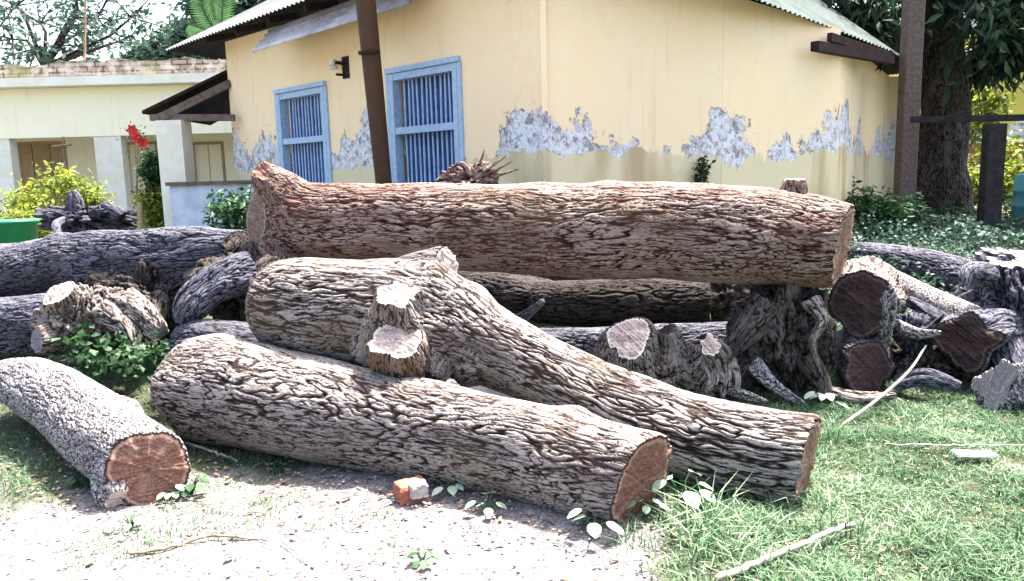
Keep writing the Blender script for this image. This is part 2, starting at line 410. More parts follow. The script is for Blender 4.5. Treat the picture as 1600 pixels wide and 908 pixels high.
def tube_bark(pts, seed, nl, na, depth=.012, lump=.05, knots=(), n0=None, n1=None, ellip=None, sx=4.6, sc=36., flat=0):
    """pts rows (x,y,z,r).  returns V, F, attrs, ring info"""
    q, L = resample(pts, nl)
    c = q[:, :3]; r = q[:, 3]
    T = np.gradient(c, axis=0); T /= np.linalg.norm(T, axis=1)[:, None]
    A = np.zeros_like(c); B = np.zeros_like(c); a = np.cross(T[0], [0, 0, 1.]); 
    if np.linalg.norm(a) < .1: a = np.cross(T[0], [1., 0, 0])
    for i in range(nl):
        a = a - T[i] * a.dot(T[i]); a /= np.linalg.norm(a); A[i] = a; B[i] = np.cross(a, T[i])
    th = np.arange(na) * 2 * math.pi / na
    ct, st = np.cos(th)[None, :], np.sin(th)[None, :]
    LL = np.repeat(L[:, None], na, 1); cx = ct * r[:, None]; cy = st * r[:, None]
    f, n3 = bark_height(LL, cx, cy, seed, sx, sc)
    rad = r[:, None] * (1 + lump * 1.6 * fbm(LL * 1.6, ct * .9 + 0 * LL, st * .9 + 0 * LL, seed + 9, 2))
    for (kl, ka, ks, kh) in knots:
        da = np.angle(np.exp(1j * (th[None, :] - ka))) * r[:, None]
        g = np.exp(-(((LL - kl * L[-1]) / ks) ** 2 + (da / ks) ** 2)); rad = rad + kh * g
        f = np.clip(f + .35 * g * (kh > 0) * pn(LL * 20, cx * 20, cy * 20, seed + 5), 0, 1)
    rad = rad - np.minimum(depth, r[:, None] * .07) * f + np.minimum(.003, r[:, None] * .02) * n3
    # slight wear at the cut edges
    ed = np.minimum(L, L[-1] - L)[:, None]; rad = rad - .008 * np.exp(-ed / .012)
    off = rad[..., None] * (ct[..., None] * A[:, None] + st[..., None] * B[:, None])
    V = c[:, None] + off
    for nn, e in ((n0, 0), (n1, -1)):
        if nn is not None:
            nn = np.asarray(nn, float); nn = nn / np.linalg.norm(nn); ax = T[e]; dd = nn @ ax
            sh = -(off @ nn) / dd; dist = np.abs(L - L[e])[:, None]
            wgt = np.clip(1 - dist / (2.2 * r[e]), 0, 1)
            V = V + (sh * wgt)[..., None] * ax
    for e in (0, -1):
        dist = np.abs(L - L[e])[:, None]; V = V + (np.clip(1 - dist / .05, 0, 1) * .012 * fbm(cx[e] * 22, cy[e] * 22, 0 * cx[e], seed + 77, 3)[None] )[..., None] * T[e]
    att = {'logco': np.stack([LL + seed * 3.1, cx, cy], -1).reshape(-1, 3), 'fissure': f.ravel()}
    return V, grid_faces(nl, na), att, (c, A, B, T, r)
def cap_mesh(ringV, cen, nrm, seed, rough=.006, inset=.004, nr=26):
    """ring (na,3) outline -> disc with saw roughness, own face coordinates"""
    na = len(ringV); k = np.linspace(0, 1, nr)[1:]
    V = cen + (ringV - cen)[None] * (k[:, None, None] * .992)
    x = np.cross(nrm, [0, 0, 1.]); x /= np.linalg.norm(x); y = np.cross(nrm, x)
    px = (V - cen) @ x; py = (V - cen) @ y
    ang = .9; hx = px * math.cos(ang) + py * math.sin(ang)
    h = rough * (fbm(px * 9, py * 9, 0, seed, 3) + .5 * pn(hx * 60, py * 4, 0, seed + 2)) * (1 - k[:, None] ** 6) - inset * 0
    V = V + h[..., None] * nrm
    V = np.concatenate([cen[None], V.reshape(-1, 3)])
    F4 = grid_faces(nr - 1, na) + 1
    j = np.arange(na); F3 = np.stack([np.zeros(na, int), 1 + j, 1 + (j + 1) % na], 1)
    fc = np.concatenate([[[0, 0, 0]], np.stack([px, py, np.full_like(px, seed)], -1).reshape(-1, 3)])
    edge = np.concatenate([[0], np.repeat(k, na)])
    return V, [F4, F3], {'facec': fc, 'edge': edge}
def wlog(name, label, pix, seed, bark='bark', face='wood_red', cat='log', res=1.0, world=False, parent=None, partname='bark', lab_part=None,
         group=None, caps=(1, 1), rough=.006, face0=None, **kw):
    """pix rows (u, v, Y, radius in photo pixels)"""
    rows = []
    for a in pix:
        if world: rows.append(a); continue
        p = P(a[0], a[1], a[2]); rows.append((*p, a[3] * a[2] / F))
    rows = np.array(rows, float)
    length = np.linalg.norm(np.diff(rows[:, :3], axis=0), axis=1).sum(); rm = rows[:, 3].max()
    nl = int(np.clip(length / .005 * res, 30, 800)); na = int(np.clip(2 * math.pi * rm / .005 * res, 32, 410))
    V, Fq, att, (c, A, B, T, r) = tube_bark(rows, seed, nl, na, **kw)
    root = parent
    if parent is None:
        base = rows[:, :3].mean(0); base = base.copy(); base[2] = (rows[:, 2] - rows[:, 3]).min()
        root = thing(name, base, label, cat, group)
    b = mk(partname, V.reshape(-1, 3), Fq, M[bark], root, att)
    holder = b if parent is not None else root
    if parent is not None: b['_w'] = root['_w']
    for e, s in ((0, -1), (-1, 1)):
        if not caps[0 if e == 0 else 1]: continue
        ring = V[e]; cen = ring.mean(0)
        n_ = np.cross(ring[len(ring) // 4] - cen, ring[0] - cen); n_ /= np.linalg.norm(n_)
        if n_ @ (T[e] * s) < 0: n_ = -n_
        cv, cf, ca = cap_mesh(ring, cen, n_, seed + 1.7 + e, min(rough, .18 * rows[e][3]))
        mk('cut_face', cv, cf, M[(face0 or face) if e == 0 else face], holder, ca)
    return root
def chunk(name, label, cen, rad, seed, bark='bark_dark', face='wood_grey', planes=(), amp=.3, fr=2.6, cat='stump', rot=0, roots=(), group=None, n=110, parent=None, part='trunk', depth=.014, stretch=(1, 1, .45)):
    """gnarled lump of stump wood: displaced ellipsoid, sliced by planes (normal, distance)"""
    cen = np.asarray(cen, float); rad = np.asarray(rad, float)
    th = np.linspace(0, 2 * math.pi, 2 * n, endpoint=False); ph = np.linspace(.02, math.pi - .02, n)
    PH, TH = np.meshgrid(ph, th, indexing='ij')
    D = np.stack([np.sin(PH) * np.cos(TH), np.sin(PH) * np.sin(TH), np.cos(PH)], -1)
    s = 1 + amp * 1.5 * fbm(D[..., 0] * fr * .6, D[..., 1] * fr * .6, D[..., 2] * fr * .4, seed, 3)
    rg = np.abs(pn(D[..., 0] * fr * 1.6, D[..., 1] * fr * 1.6, D[..., 2] * fr * stretch[2] * 1.6, seed + 7)); s = s - amp * .8 * (1 - sstep(0, .3, rg)) * .6
    V = D * s[..., None] * rad
    mask = np.zeros(V.shape[:2], bool)
    for nn, dd in planes:
        nn = np.asarray(nn, float); nn /= np.linalg.norm(nn)
        ex = V @ nn - dd; m_ = ex > 0; V = V - np.where(m_, ex, 0)[..., None] * nn; mask |= m_
    lc = V * 1.0; f, n3 = bark_height(lc[..., 2], lc[..., 0], lc[..., 1], seed, 8, 24)
    f = np.where(mask, 0, f)
    nr_ = V / (np.linalg.norm(V, axis=-1, keepdims=True) + 1e-6)
    fib = pn(V[..., 0] * 34, V[..., 1] * 34, V[..., 2] * 5, seed + 11); cl = np.abs(pn(V[..., 0] * 11, V[..., 1] * 11, V[..., 2] * 3, seed + 12))
    V = V + nr_ * (.010 * fib - .03 * (1 - sstep(0, .12, cl)))[..., None] * (~mask)[..., None]; f = np.clip(f + .5 * (1 - sstep(0, .12, cl)) - .25 * fib, 0, 1) * (~mask)
    V = V - nr_ * (depth * f)[..., None] * (~mask)[..., None]
    c_, s_ = math.cos(rot), math.sin(rot); R = np.array([[c_, -s_, 0], [s_, c_, 0], [0, 0, 1]])
    W = (V @ R.T) + cen
    Fq = grid_faces(n, 2 * n); fm = mask.ravel()[Fq].all(1)
    base = cen.copy(); base[2] = W[..., 2].min()
    root = parent if parent is not None else thing(name, base, label, cat, group)
    top = np.arange(2 * n); nvt = n * 2 * n
    Wf = np.concatenate([W.reshape(-1, 3), [W[0].mean(0), W[-1].mean(0)]])
    F3 = np.concatenate([np.stack([np.full(2 * n, nvt), (top + 1) % (2 * n), top], 1), np.stack([np.full(2 * n, nvt + 1), top + (n - 1) * 2 * n, (top + 1) % (2 * n) + (n - 1) * 2 * n], 1)])
    fb = np.append(f.ravel(), [0, 0]); lcf = np.concatenate([lc.reshape(-1, 3)[:, [2, 0, 1]] + seed, [[0, 0, 0]] * 2])
    def sub(nm, faces, mat, par):
        ids = np.unique(np.concatenate([x.ravel() for x in faces if len(x)])); mp = np.full(len(Wf), -1); mp[ids] = np.arange(len(ids))
        return mk(nm, Wf[ids], [mp[x] for x in faces if len(x)], mat, par, {'logco': lcf[ids], 'fissure': fb[ids], 'facec': (Wf[ids] - cen)})
    capm = [mask[0].all(), mask[-1].all()]
    f3b = np.concatenate([F3[:2 * n] if not capm[0] else F3[:0], F3[2 * n:] if not capm[1] else F3[:0]])
    f3c = np.concatenate([F3[:2 * n] if capm[0] else F3[:0], F3[2 * n:] if capm[1] else F3[:0]])
    body = sub(part, [Fq[~fm], f3b], M[bark], root)
    if fm.any(): sub('cut_face', [Fq[fm], f3c], M[face], root if parent is None else body)
    for i, rt in enumerate(roots):
        wlog('', '', rt, seed + 20 + i, bark=bark, face=face, world=True, parent=root, partname='root', res=.8, lump=.12, depth=.008, caps=(0, 1))
    return root
def W(u, v, Y, rpx): return (*P(u, v, Y), rpx * Y / F)

# --- the long log lying across the top of the pile
t = wlog('tree_log', 'longest and thickest log, lying level across the top of the whole pile, reddish rough bark',
     [(399, 345, 5.62, 50), (425, 343, 5.6, 58), (470, 344, 5.55, 59), (600, 350, 5.5, 62), (800, 358, 5.35, 71), (1000, 362, 5.2, 76), (1180, 370, 5.08, 76), (1318, 384, 5.0, 67)],
     11, 'bark_red', 'wood_orange', n1=(1, -.64, -.2), n0=(-1, -.62, .1), face0='wood_fibre', knots=[(.04, 1.2, .12, .03), (.62, 1.9, .1, .02)], depth=.012, sx=3.6, sc=36.)
wlog('', '', [W(470, 330, 5.55, 40), W(430, 292, 5.45, 30), W(408, 268, 5.4, 17)], 61, 'bark_red', 'wood_red', world=True, parent=t, partname='branch_stub', lump=.15, n1=(-.2, -.75, .55), rough=.02, caps=(0, 1))
wlog('', '', [W(1236, 325, 5.05, 26), W(1242, 296, 5.05, 20), W(1243, 281, 5.05, 17)], 62, 'bark_red', 'wood_pale', world=True, parent=t, partname='branch_stub', lump=.12, rough=.01, caps=(0, 1))
wlog('', '', [W(430, 385, 5.5, 34), W(436, 408, 5.4, 22), W(424, 436, 5.3, 7)], 63, 'bark_red', 'wood_dark', world=True, parent=t, partname='root', lump=.3, caps=(0, 1))

# --- forked log crossing over the front log
t = wlog('tree_log', 'forked log with pale chopped branch stubs, its fat end propped up on the front log',
     [(421, 482, 4.72, 60), (445, 482, 4.68, 76), (520, 486, 4.55, 84), (610, 495, 4.42, 90), (700, 515, 4.30, 82), (775, 546, 4.18, 64), (880, 596, 4.0, 57), (980, 645, 3.8, 66), (1100, 688, 3.6, 74), (1200, 712, 3.46, 77), (1263, 722, 3.38, 77)],
     23, 'bark', 'wood_orange', n1=(1, -.64, -.16), knots=[(.34, 1.5, .1, .05), (.40, 2.2, .09, .045), (.3, 2.6, .12, .05), (.37, .6, .08, -.03), (.16, 2.4, .12, .03)], depth=.013, sx=3.4, sc=30.)
def stub(par, rows, seed, bark, face, **k):
    wlog('', '', [W(*a) for a in rows], seed, bark, face, world=True, parent=par, partname='branch_stub', lump=k.pop('lump', .12), caps=(0, 1), **k)
stub(t, [(636, 510, 4.26, 84), (632, 498, 4.17, 62), (626, 480, 4.09, 43), (621, 461, 4.03, 36)], 71, 'bark', 'wood_pale', n1=(.02, -.50, .86), rough=.04, lump=.22)
stub(t, [(634, 575, 4.22, 60), (628, 556, 4.04, 47), (622, 530, 3.94, 41)], 72, 'bark_red', 'wood_pale', n1=(.12, -.60, .78), rough=.05, lump=.26)
stub(t, [(600, 462, 4.55, 56), (655, 436, 4.44, 40), (697, 420, 4.34, 34)], 73, 'bark', 'wood_pale', n1=(.80, -.62, .12), rough=.012)
stub(t, [(735, 540, 4.22, 50), (752, 556, 4.10, 44), (765, 572, 4.02, 26)], 74, 'bark', 'wood_dark', rough=.05, lump=.35)
stub(t, [(680, 560, 4.16, 46), (678, 582, 4.08, 30), (672, 592, 4.04, 16)], 75, 'bark', 'wood_dark', rough=.04, lump=.3)

# --- front log
t = wlog('tree_log', 'big grey-brown log lying in front on the bare dirt, sawn end turned to the right',
     [(292, 604, 4.52, 68), (318, 604, 4.46, 82), (370, 612, 4.36, 87), (450, 628, 4.2, 84), (560, 652, 4.0, 80), (700, 678, 3.75, 80), (850, 712, 3.45, 83), (1003, 752, 3.16, 84)],
     37, 'bark', 'wood_red', n1=(.70, -.70, -.22), knots=[(.86, 2.0, .07, .03), (.08, 1.9, .12, .03), (.17, 2.3, .09, .025), (.27, 1.6, .14, -.02)], depth=.011, sx=4.4, sc=38.)
stub(t, [(900, 715, 3.40, 32), (896, 702, 3.24, 26), (893, 697, 3.20, 16)], 81, 'bark_red', 'wood_red', lump=.3, rough=.03)
# --- short log tucked behind its butt
wlog('short_log', 'short blue-grey log tucked behind the left butt of the front log', [(286, 545, 5.0, 32), (310, 542, 4.95, 42), (380, 548, 4.85, 45), (440, 560, 4.8, 42)], 41, 'bark_dark', 'wood_dark', res=.8)
# --- speckled log on the left
t = wlog('speckled_log', 'pale speckled log at the left edge with a round reddish sawn end towards the viewer',
     [(4, 592, 4.95, 30), (30, 597, 4.78, 40), (70, 612, 4.5, 49), (130, 652, 4.12, 58), (185, 698, 3.76, 63), (229, 734, 3.52, 64)],
     53, 'lichen', 'wood_red', n1=(.50, -.85, .12), depth=.008, knots=[(.72, 2.6, .07, .03)], sx=4, lump=.06)
stub(t, [(190, 720, 3.66, 46), (180, 762, 3.50, 30), (183, 780, 3.44, 20)], 83, 'lichen', 'wood_pale', lump=.2)
# --- dark logs far left
wlog('dark_log', 'dark blue-grey log lying uppermost on the heap at the left edge', [(-120, 438, 6.9, 46), (0, 428, 6.6, 46), (130, 408, 6.35, 47), (260, 402, 6.15, 46), (372, 398, 6.0, 43)], 64, 'bark_dark', 'wood_dark', res=.8, knots=[(.5, 1.5, .1, .03)], lump=.08)
wlog('dark_log', 'dark log at the left edge, lying on the ground beneath the uppermost one', [(-120, 520, 6.2, 48), (0, 514, 5.95, 49), (90, 508, 5.8, 48), (165, 505, 5.7, 46)], 68, 'bark_dark', 'wood_dark', res=.8)
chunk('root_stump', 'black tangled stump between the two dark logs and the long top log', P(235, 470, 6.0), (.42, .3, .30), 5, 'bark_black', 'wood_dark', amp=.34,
      roots=[[W(250, 470, 5.9, 22), W(235, 520, 5.6, 12), W(240, 540, 5.5, 6)], [W(300, 440, 5.9, 22), W(350, 400, 5.9, 16), W(375, 375, 5.95, 8)]])
# left chopped stump
t = chunk('chopped_stump', 'weathered stump with pale chopped knobs, beside the leafy weeds at left', P(150, 505, 5.35), (.38, .3, .24), 8, 'bark', 'wood_pale', amp=.22, rot=-.2)
stub(t, [(110, 490, 5.3, 34), (98, 470, 5.2, 28), (93, 458, 5.14, 25)], 84, 'bark', 'wood_pale', n1=(-.2, -.6, .75), rough=.03)
stub(t, [(100, 525, 5.3, 30), (75, 530, 5.1, 25), (57, 533, 5.0, 23)], 85, 'bark', 'wood_grey', n1=(-.55, -.82, .1), rough=.01)
stub(t, [(190, 480, 5.3, 34), (225, 495, 5.15, 24), (252, 520, 5.0, 12)], 86, 'bark', 'wood_grey', lump=.4)
stub(t, [(180, 490, 5.2, 26), (205, 520, 5.05, 16), (212, 552, 4.95, 7)], 87, 'bark', 'wood_grey', lump=.4)
# forked root wood under the left end of the top log
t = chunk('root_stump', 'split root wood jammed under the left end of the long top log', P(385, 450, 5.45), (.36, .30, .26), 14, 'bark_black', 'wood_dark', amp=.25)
stub(t, [(400, 425, 5.2, 36), (340, 445, 5.1, 30), (300, 478, 5.0, 24), (280, 505, 4.95, 12)], 88, 'bark_dark', 'wood_grey', lump=.2)
stub(t, [(430, 415, 5.2, 22), (405, 440, 5.08, 15), (420, 480, 5.0, 9), (412, 500, 4.98, 4)], 89, 'bark_black', 'wood_dark', lump=.4)
# --- logs under the top log
wlog('dark_log', 'shadowed log lying directly under the middle of the long top log', [(835, 472, 6.3, 32), (900, 474, 6.2, 37), (1000, 474, 6.1, 39), (1108, 472, 6.0, 38)], 91, 'bark_gap_shade', 'wood_dark', res=.8, face0='wood_grey')
wlog('dark_log', 'low blue-grey log on the ground behind the gnarled stump with a pale cut knob', [(800, 545, 6.0, 34), (930, 545, 5.85, 36), (1060, 540, 5.7, 36), (1190, 535, 5.6, 34)], 92, 'bark_dark', 'wood_dark', res=.8)
wlog('dark_log', 'dark log in the gap between the long top log and the forked log', [(700, 455, 6.5, 34), (790, 462, 6.5, 36), (860, 470, 6.6, 34)], 93, 'bark_gap_shade', 'wood_dark', res=.7)
chunk('root_stump', 'added black root mass filling the dark gap just left of the prop stump', P(1150, 470, 6.7), (.5, .25, .36), 77, 'bark_black', 'wood_dark', amp=.25, n=60)  # extra lump, put in to darken the opening beside the prop stump
wlog('dark_log', 'added blackish log farthest back, filling the dark gap below the long top log', [(500, 438, 7.3, 40), (700, 440, 7.2, 44), (900, 440, 7.1, 44), (1130, 440, 7.0, 42)], 90, 'bark_gap_shade', 'wood_dark', res=.6)  # extra log, put in to keep the gap under the top log black
# gnarled stump
t = chunk('gnarled_stump', 'gnarled stump with one big pale cut knob, in the gap behind the forked log', P(1040, 590, 4.95), (.52, .26, .20), 17, 'bark', 'wood_pale', amp=.24, rot=.1)
stub(t, [(995, 575, 4.9, 62), (988, 545, 4.8, 50), (984, 526, 4.72, 38)], 94, 'bark', 'wood_pale', n1=(-.35, -.75, .6), rough=.05, lump=.2)
stub(t, [(1055, 570, 4.9, 34), (1048, 535, 4.88, 22), (1042, 515, 4.86, 18)], 95, 'bark', 'wood_dark', lump=.3, rough=.02)
stub(t, [(1100, 580, 4.85, 36), (1118, 552, 4.7, 26), (1112, 540, 4.65, 20)], 96, 'bark', 'wood_pale', n1=(-.5, -.7, .5), lump=.3, rough=.03)
for k, (a, b, c_) in enumerate([(1125, 1134, 1128), (1140, 1152, 1150), (1108, 1116, 1104)]):
    stub(t, [(a, 562, 4.72, 12), (b, 592, 4.62, 8), (c_, 622 - 4 * k, 4.58, 3.5)], 97 + k, 'bark', 'wood_pale', lump=.4)
# prop stump right
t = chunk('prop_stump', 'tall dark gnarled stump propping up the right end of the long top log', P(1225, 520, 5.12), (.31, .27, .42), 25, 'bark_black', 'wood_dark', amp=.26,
      roots=[[W(1180, 560, 5.0, 26), W(1150, 590, 4.9, 20), W(1120, 625, 4.85, 8)], [W(1260, 560, 4.9, 20), W(1285, 600, 4.78, 14), W(1290, 636, 4.72, 6)]])
stub(t, [(1175, 570, 4.85, 14), (1205, 600, 4.76, 9), (1252, 630, 4.7, 5), (1262, 640, 4.68, 3)], 101, 'lichen', 'wood_pale', lump=.3)
stub(t, [(1265, 470, 4.9, 14), (1285, 500, 4.82, 8), (1270, 535, 4.78, 6), (1284, 590, 4.74, 3)], 102, 'bark', 'wood_pale', lump=.3)
stub(t, [(1200, 480, 4.95, 30), (1165, 520, 4.9, 22), (1130, 560, 4.86, 12)], 103, 'bark_black', 'wood_dark', lump=.2)
# stacked log ends at right
wlog('short_log', 'end-on log with a pale split rim, upper of two right of the long log', [(1345, 480, 5.05, 49), (1350, 472, 5.4, 50), (1362, 455, 6.2, 48)], 104, 'bark', 'wood_dark', n0=(-.42, -.9, .05), res=.9, lump=.22, rough=.02)
wlog('short_log', 'end-on log with a dark weathered end, lower of two right of the long log', [(1358, 573, 4.95, 46), (1345, 565, 5.3, 46), (1330, 548, 6.1, 44)], 105, 'bark_dark', 'wood_dark', n0=(.5, -.85, .05), res=.9, lump=.2)
chunk('bark_slab', 'pale curved slab of split wood standing beside the upper end-on log', P(1384, 482, 5.02), (.05, .09, .20), 27, 'lichen', 'wood_pale', amp=.08, n=50, cat='wood slab', depth=.004, rot=.4)
wlog('smooth_log', 'smooth barkless pale log slanting down between the log ends and the right heap', [(1350, 420, 6.5, 17), (1400, 443, 6.2, 20), (1450, 468, 5.8, 21), (1530, 503, 5.3, 22)], 106, 'lichen', 'wood_pale', depth=.001, res=.7, lump=.03)
wlog('sawn_log', 'dark log with a broad purplish-brown sawn end, low in the heap at the right edge', [(1508, 528, 5.0, 46), (1535, 520, 5.25, 46), (1600, 512, 5.7, 46), (1700, 500, 6.2, 46)], 107, 'bark_dark', 'wood_dark', n0=(-.5, -.85, .0), res=.9, lump=.28, rough=.03)
chunk('root_stump', 'tall gnarled stump with a pale flat-cut top at the right edge', P(1578, 470, 5.6), (.36, .34, .42), 33, 'bark_dark', 'wood_pale', planes=[((-.15, -.25, 1), .33)], amp=.28, rot=.5,
      roots=[[W(1560, 520, 5.3, 30), W(1580, 570, 5.0, 24), W(1612, 605, 4.9, 12)], [W(1540, 430, 5.4, 20), W(1512, 425, 5.2, 12), W(1508, 450, 5.1, 5)]])
chunk('wood_block', 'split grey-blue block of wood standing in the grass at the right edge', P(1578, 612, 4.62), (.19, .15, .20), 35, 'lichen', 'wood_grey', amp=.16, planes=[((-.8, -.4, .35), .13)], cat='wood block', n=80)
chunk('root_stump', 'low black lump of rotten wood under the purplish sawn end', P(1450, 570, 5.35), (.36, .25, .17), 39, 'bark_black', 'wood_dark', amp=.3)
chunk('root_stump', 'small split root with pale tips beside the smooth pale log', P(1425, 520, 5.3), (.13, .12, .14), 43, 'bark_dark', 'wood_dark', amp=.35, n=60,
      roots=[[W(1440, 520, 5.2, 10), W(1455, 512, 5.1, 6), W(1475, 490, 5.05, 3)], [W(1430, 525, 5.2, 8), W(1412, 515, 5.1, 5), W(1402, 508, 5.05, 2)]])
wlog('dark_log', 'bluish log half covered by creeper, far behind the smooth pale log', [(1335, 400, 8.8, 24), (1420, 412, 8.2, 28), (1480, 425, 7.8, 28), (1540, 440, 7.3, 28)], 108, 'bark_dark', 'wood_dark', res=.6)
chunk('root_stump', 'small broken dark stump on the ground behind the top dark log at left', P(135, 342, 7.0), (.42, .25, .14), 47, 'bark_dark', 'wood_grey', amp=.4, n=80,
      roots=[[W(120, 335, 7.0, 12), W(116, 312, 7.0, 11), W(112, 298, 7.0, 6)], [W(190, 340, 6.9, 12), W(170, 325, 6.9, 8), W(158, 318, 6.9, 4)], [W(100, 345, 6.8, 8), W(88, 352, 6.7, 7), W(92, 368, 6.6, 6)]])
chunk('root_stump', 'tuft of dead brown roots poking up behind the top log below the taller blue window', P(738, 283, 6.4), (.20, .15, .12), 49, 'bark_red', 'wood_dark', amp=.5, n=60,
      roots=[[W(740, 280, 6.3, 5), W(765, 262, 6.3, 2.5), W(795, 240, 6.3, 1)], [W(745, 282, 6.3, 5), W(775, 266, 6.3, 2.4), W(800, 252, 6.3, 1)],
             [W(735, 275, 6.3, 6), W(722, 256, 6.3, 4), W(705, 262, 6.3, 1.5)], [W(740, 275, 6.3, 5), W(752, 250, 6.3, 2), W(757, 232, 6.3, 1)], [W(750, 284, 6.3, 5), W(785, 272, 6.3, 2.4), W(812, 264, 6.3, 1)]])

for k_, (rows_, lab_, mt_) in enumerate([
    ([(1105, 600, 4.75, 7), (1150, 612, 4.6, 8), (1200, 628, 4.5, 4)], 'grey broken branch on the ground in front of the gnarled stump', 'lichen'),
    ([(1395, 505, 5.15, 8), (1430, 522, 5.0, 9), (1470, 520, 4.95, 5)], 'short pale broken branch left of the purplish sawn end', 'lichen'),
    ([(1400, 600, 4.95, 12), (1445, 590, 4.85, 14), (1500, 604, 4.75, 8)], 'thick dark branch on the ground below the purplish sawn end', 'bark_dark'),
    ([(1420, 470, 5.7, 9), (1480, 505, 5.4, 10), (1520, 560, 5.1, 6)], 'thin dark branch crossing beneath the smooth pale log', 'bark_dark'),
    ([(1290, 610, 4.8, 8), (1340, 622, 4.7, 10), (1400, 618, 4.65, 5)], 'knobbly grey branch at the foot of the lower end-on log', 'bark'),
    ([(210, 540, 5.0, 6), (255, 552, 4.9, 9), (285, 530, 4.85, 5)], 'broken grey branch between the leafy weeds and the front log', 'lichen'),
    ([(730, 470, 5.6, 8), (800, 500, 5.3, 9), (850, 470, 5.5, 5)], 'grey broken branch in the dark gap above the narrow part of the forked log', 'bark_dark')]):
    wlog('broken_branch', lab_, rows_, 300 + k_, mt_, 'wood_grey', cat='branch', res=.8, lump=.25)

# ------------------------------------------------------------------ main house
def wall_cells(mb, p0, p1, z0, z1, th, ops):
    """wall with real openings; p0->p1 outer face, thickness goes away from the camera side. ops (s0,s1,za,zb)"""
    p0 = np.array(p0, float); p1 = np.array(p1, float); d = p1 - p0; L = np.linalg.norm(d); d /= L; n_ = np.array([-d[1], d[0]])
    if n_[1] < 0: n_ = -n_
    ss = sorted({0, L, *[o[0] for o in ops], *[o[1] for o in ops]}); zs = sorted({z0, z1, *[o[2] for o in ops], *[o[3] for o in ops]})
    def pt(s, z, k): q = p0 + d * s + n_ * k * th; return (q[0], q[1], z)
    def solid(i, j):
        if i < 0 or j < 0 or i >= len(ss) - 1 or j >= len(zs) - 1: return False
        cs, cz = (ss[i] + ss[i + 1]) / 2, (zs[j] + zs[j + 1]) / 2
        return not any(o[0] < cs < o[1] and o[2] < cz < o[3] for o in ops)
    for i in range(len(ss) - 1):
        for j in range(len(zs) - 1):
            if not solid(i, j): continue
            a, b, c_, e = ss[i], ss[i + 1], zs[j], zs[j + 1]
            mb.add([pt(a, c_, 0), pt(b, c_, 0), pt(b, e, 0), pt(a, e, 0)], [(0, 1, 2, 3)])
            mb.add([pt(a, c_, 1), pt(b, c_, 1), pt(b, e, 1), pt(a, e, 1)], [(3, 2, 1, 0)])
            if not solid(i - 1, j): mb.add([pt(a, c_, 0), pt(a, e, 0), pt(a, e, 1), pt(a, c_, 1)], [(0, 1, 2, 3)])
            if not solid(i + 1, j): mb.add([pt(b, c_, 0), pt(b, e, 0), pt(b, e, 1), pt(b, c_, 1)], [(3, 2, 1, 0)])
            if not solid(i, j - 1): mb.add([pt(a, c_, 0), pt(b, c_, 0), pt(b, c_, 1), pt(a, c_, 1)], [(3, 2, 1, 0)])
            if not solid(i, j + 1): mb.add([pt(a, e, 0), pt(b, e, 0), pt(b, e, 1), pt(a, e, 1)], [(0, 1, 2, 3)])
    return p0, d, n_
def invD(u): return 1 / (.0855 + .0000934 * (u - 438))
c0 = P(362, 200, invD(360)); c1 = P(850, 200, invD(850)); c2 = P(1128, 200, 8.9); c3 = P(1308, 200, 9.9); c4 = P(1386, 200, 14.5)
EAVE = 3.74
house = thing('yellow_house', (c1[0], c1[1] + 1, .4), 'yellow plastered house with peeling walls, blue windows and tin roof, behind the log pile', 'house')
def along(p0, d, u):      # distance along a wall at photo column u
    r_ = ray(u, 230); # solve cam + t r on the vertical plane of the wall
    A_ = np.array([[r_[0], -d[0]], [r_[1], -d[1]]]); t_, s_ = np.linalg.solve(A_, p0[:2] - CAM[:2]); return s_
dA = (c1 - c0)[:2]; LA = np.linalg.norm(dA); dA /= LA
wz = {}
ops = []
for (ul, ur, key) in ((440, 513, 'a'), (615, 720, 'b')):
    sa, sb = along(c0, dA, ul), along(c0, dA, ur); ops.append((sa, sb, 1.20, 2.78))
mb = MB(); p0_, d_, n_ = wall_cells(mb, c0[:2], c1[:2], .3, EAVE, .22, ops)
mb.build('wall', M['wall_left'], house)
mb = MB(); wall_cells(mb, c1[:2] + np.array([.004, 0]), c2[:2], .3, EAVE, .22, []); mb.build('wall', M['wall_left'], house)
mb = MB(); wall_cells(mb, c2[:2] + np.array([.004, .004]), c3[:2], .3, 3.5, .22, [])
mb.V = [np.array([(x, y, z if z < 3 else 3.45 - .25 * min(1, max(0, (x - c2[0]) / (c3[0] - c2[0])))) for x, y, z in v]) for v in mb.V]
mb.build('wall', M['wall_left'], house)
mb = MB(); wall_cells(mb, c3[:2] + np.array([.004, .004]), c4[:2], .3, 3.12, .22, []); mb.build('wall', M['wall_left'], house)
# back walls so the house is closed from the side
bk = np.array([c4[0] - 1.0, c4[1] + 4]); bl = np.array([c0[0] + 2.6, c0[1] + 5])
mb = MB(); wall_cells(mb, c4[:2], bk, .3, 3.12, .22, []); wall_cells(mb, bl, bk, .3, 3.42, .22, []); wall_cells(mb, c0[:2] + n_ * .225, bl, .3, EAVE, .22, [])
mb.build('wall', M['wall_left'], house)
# pilaster strips at the corners
for cc in (c1,):
    mb = MB(); mb.box((cc[0] - .02, cc[1] - .045, .35), (cc[0] + .04, cc[1] - .006, EAVE)); mb.build('corner_bead', M['wall_left'], house)
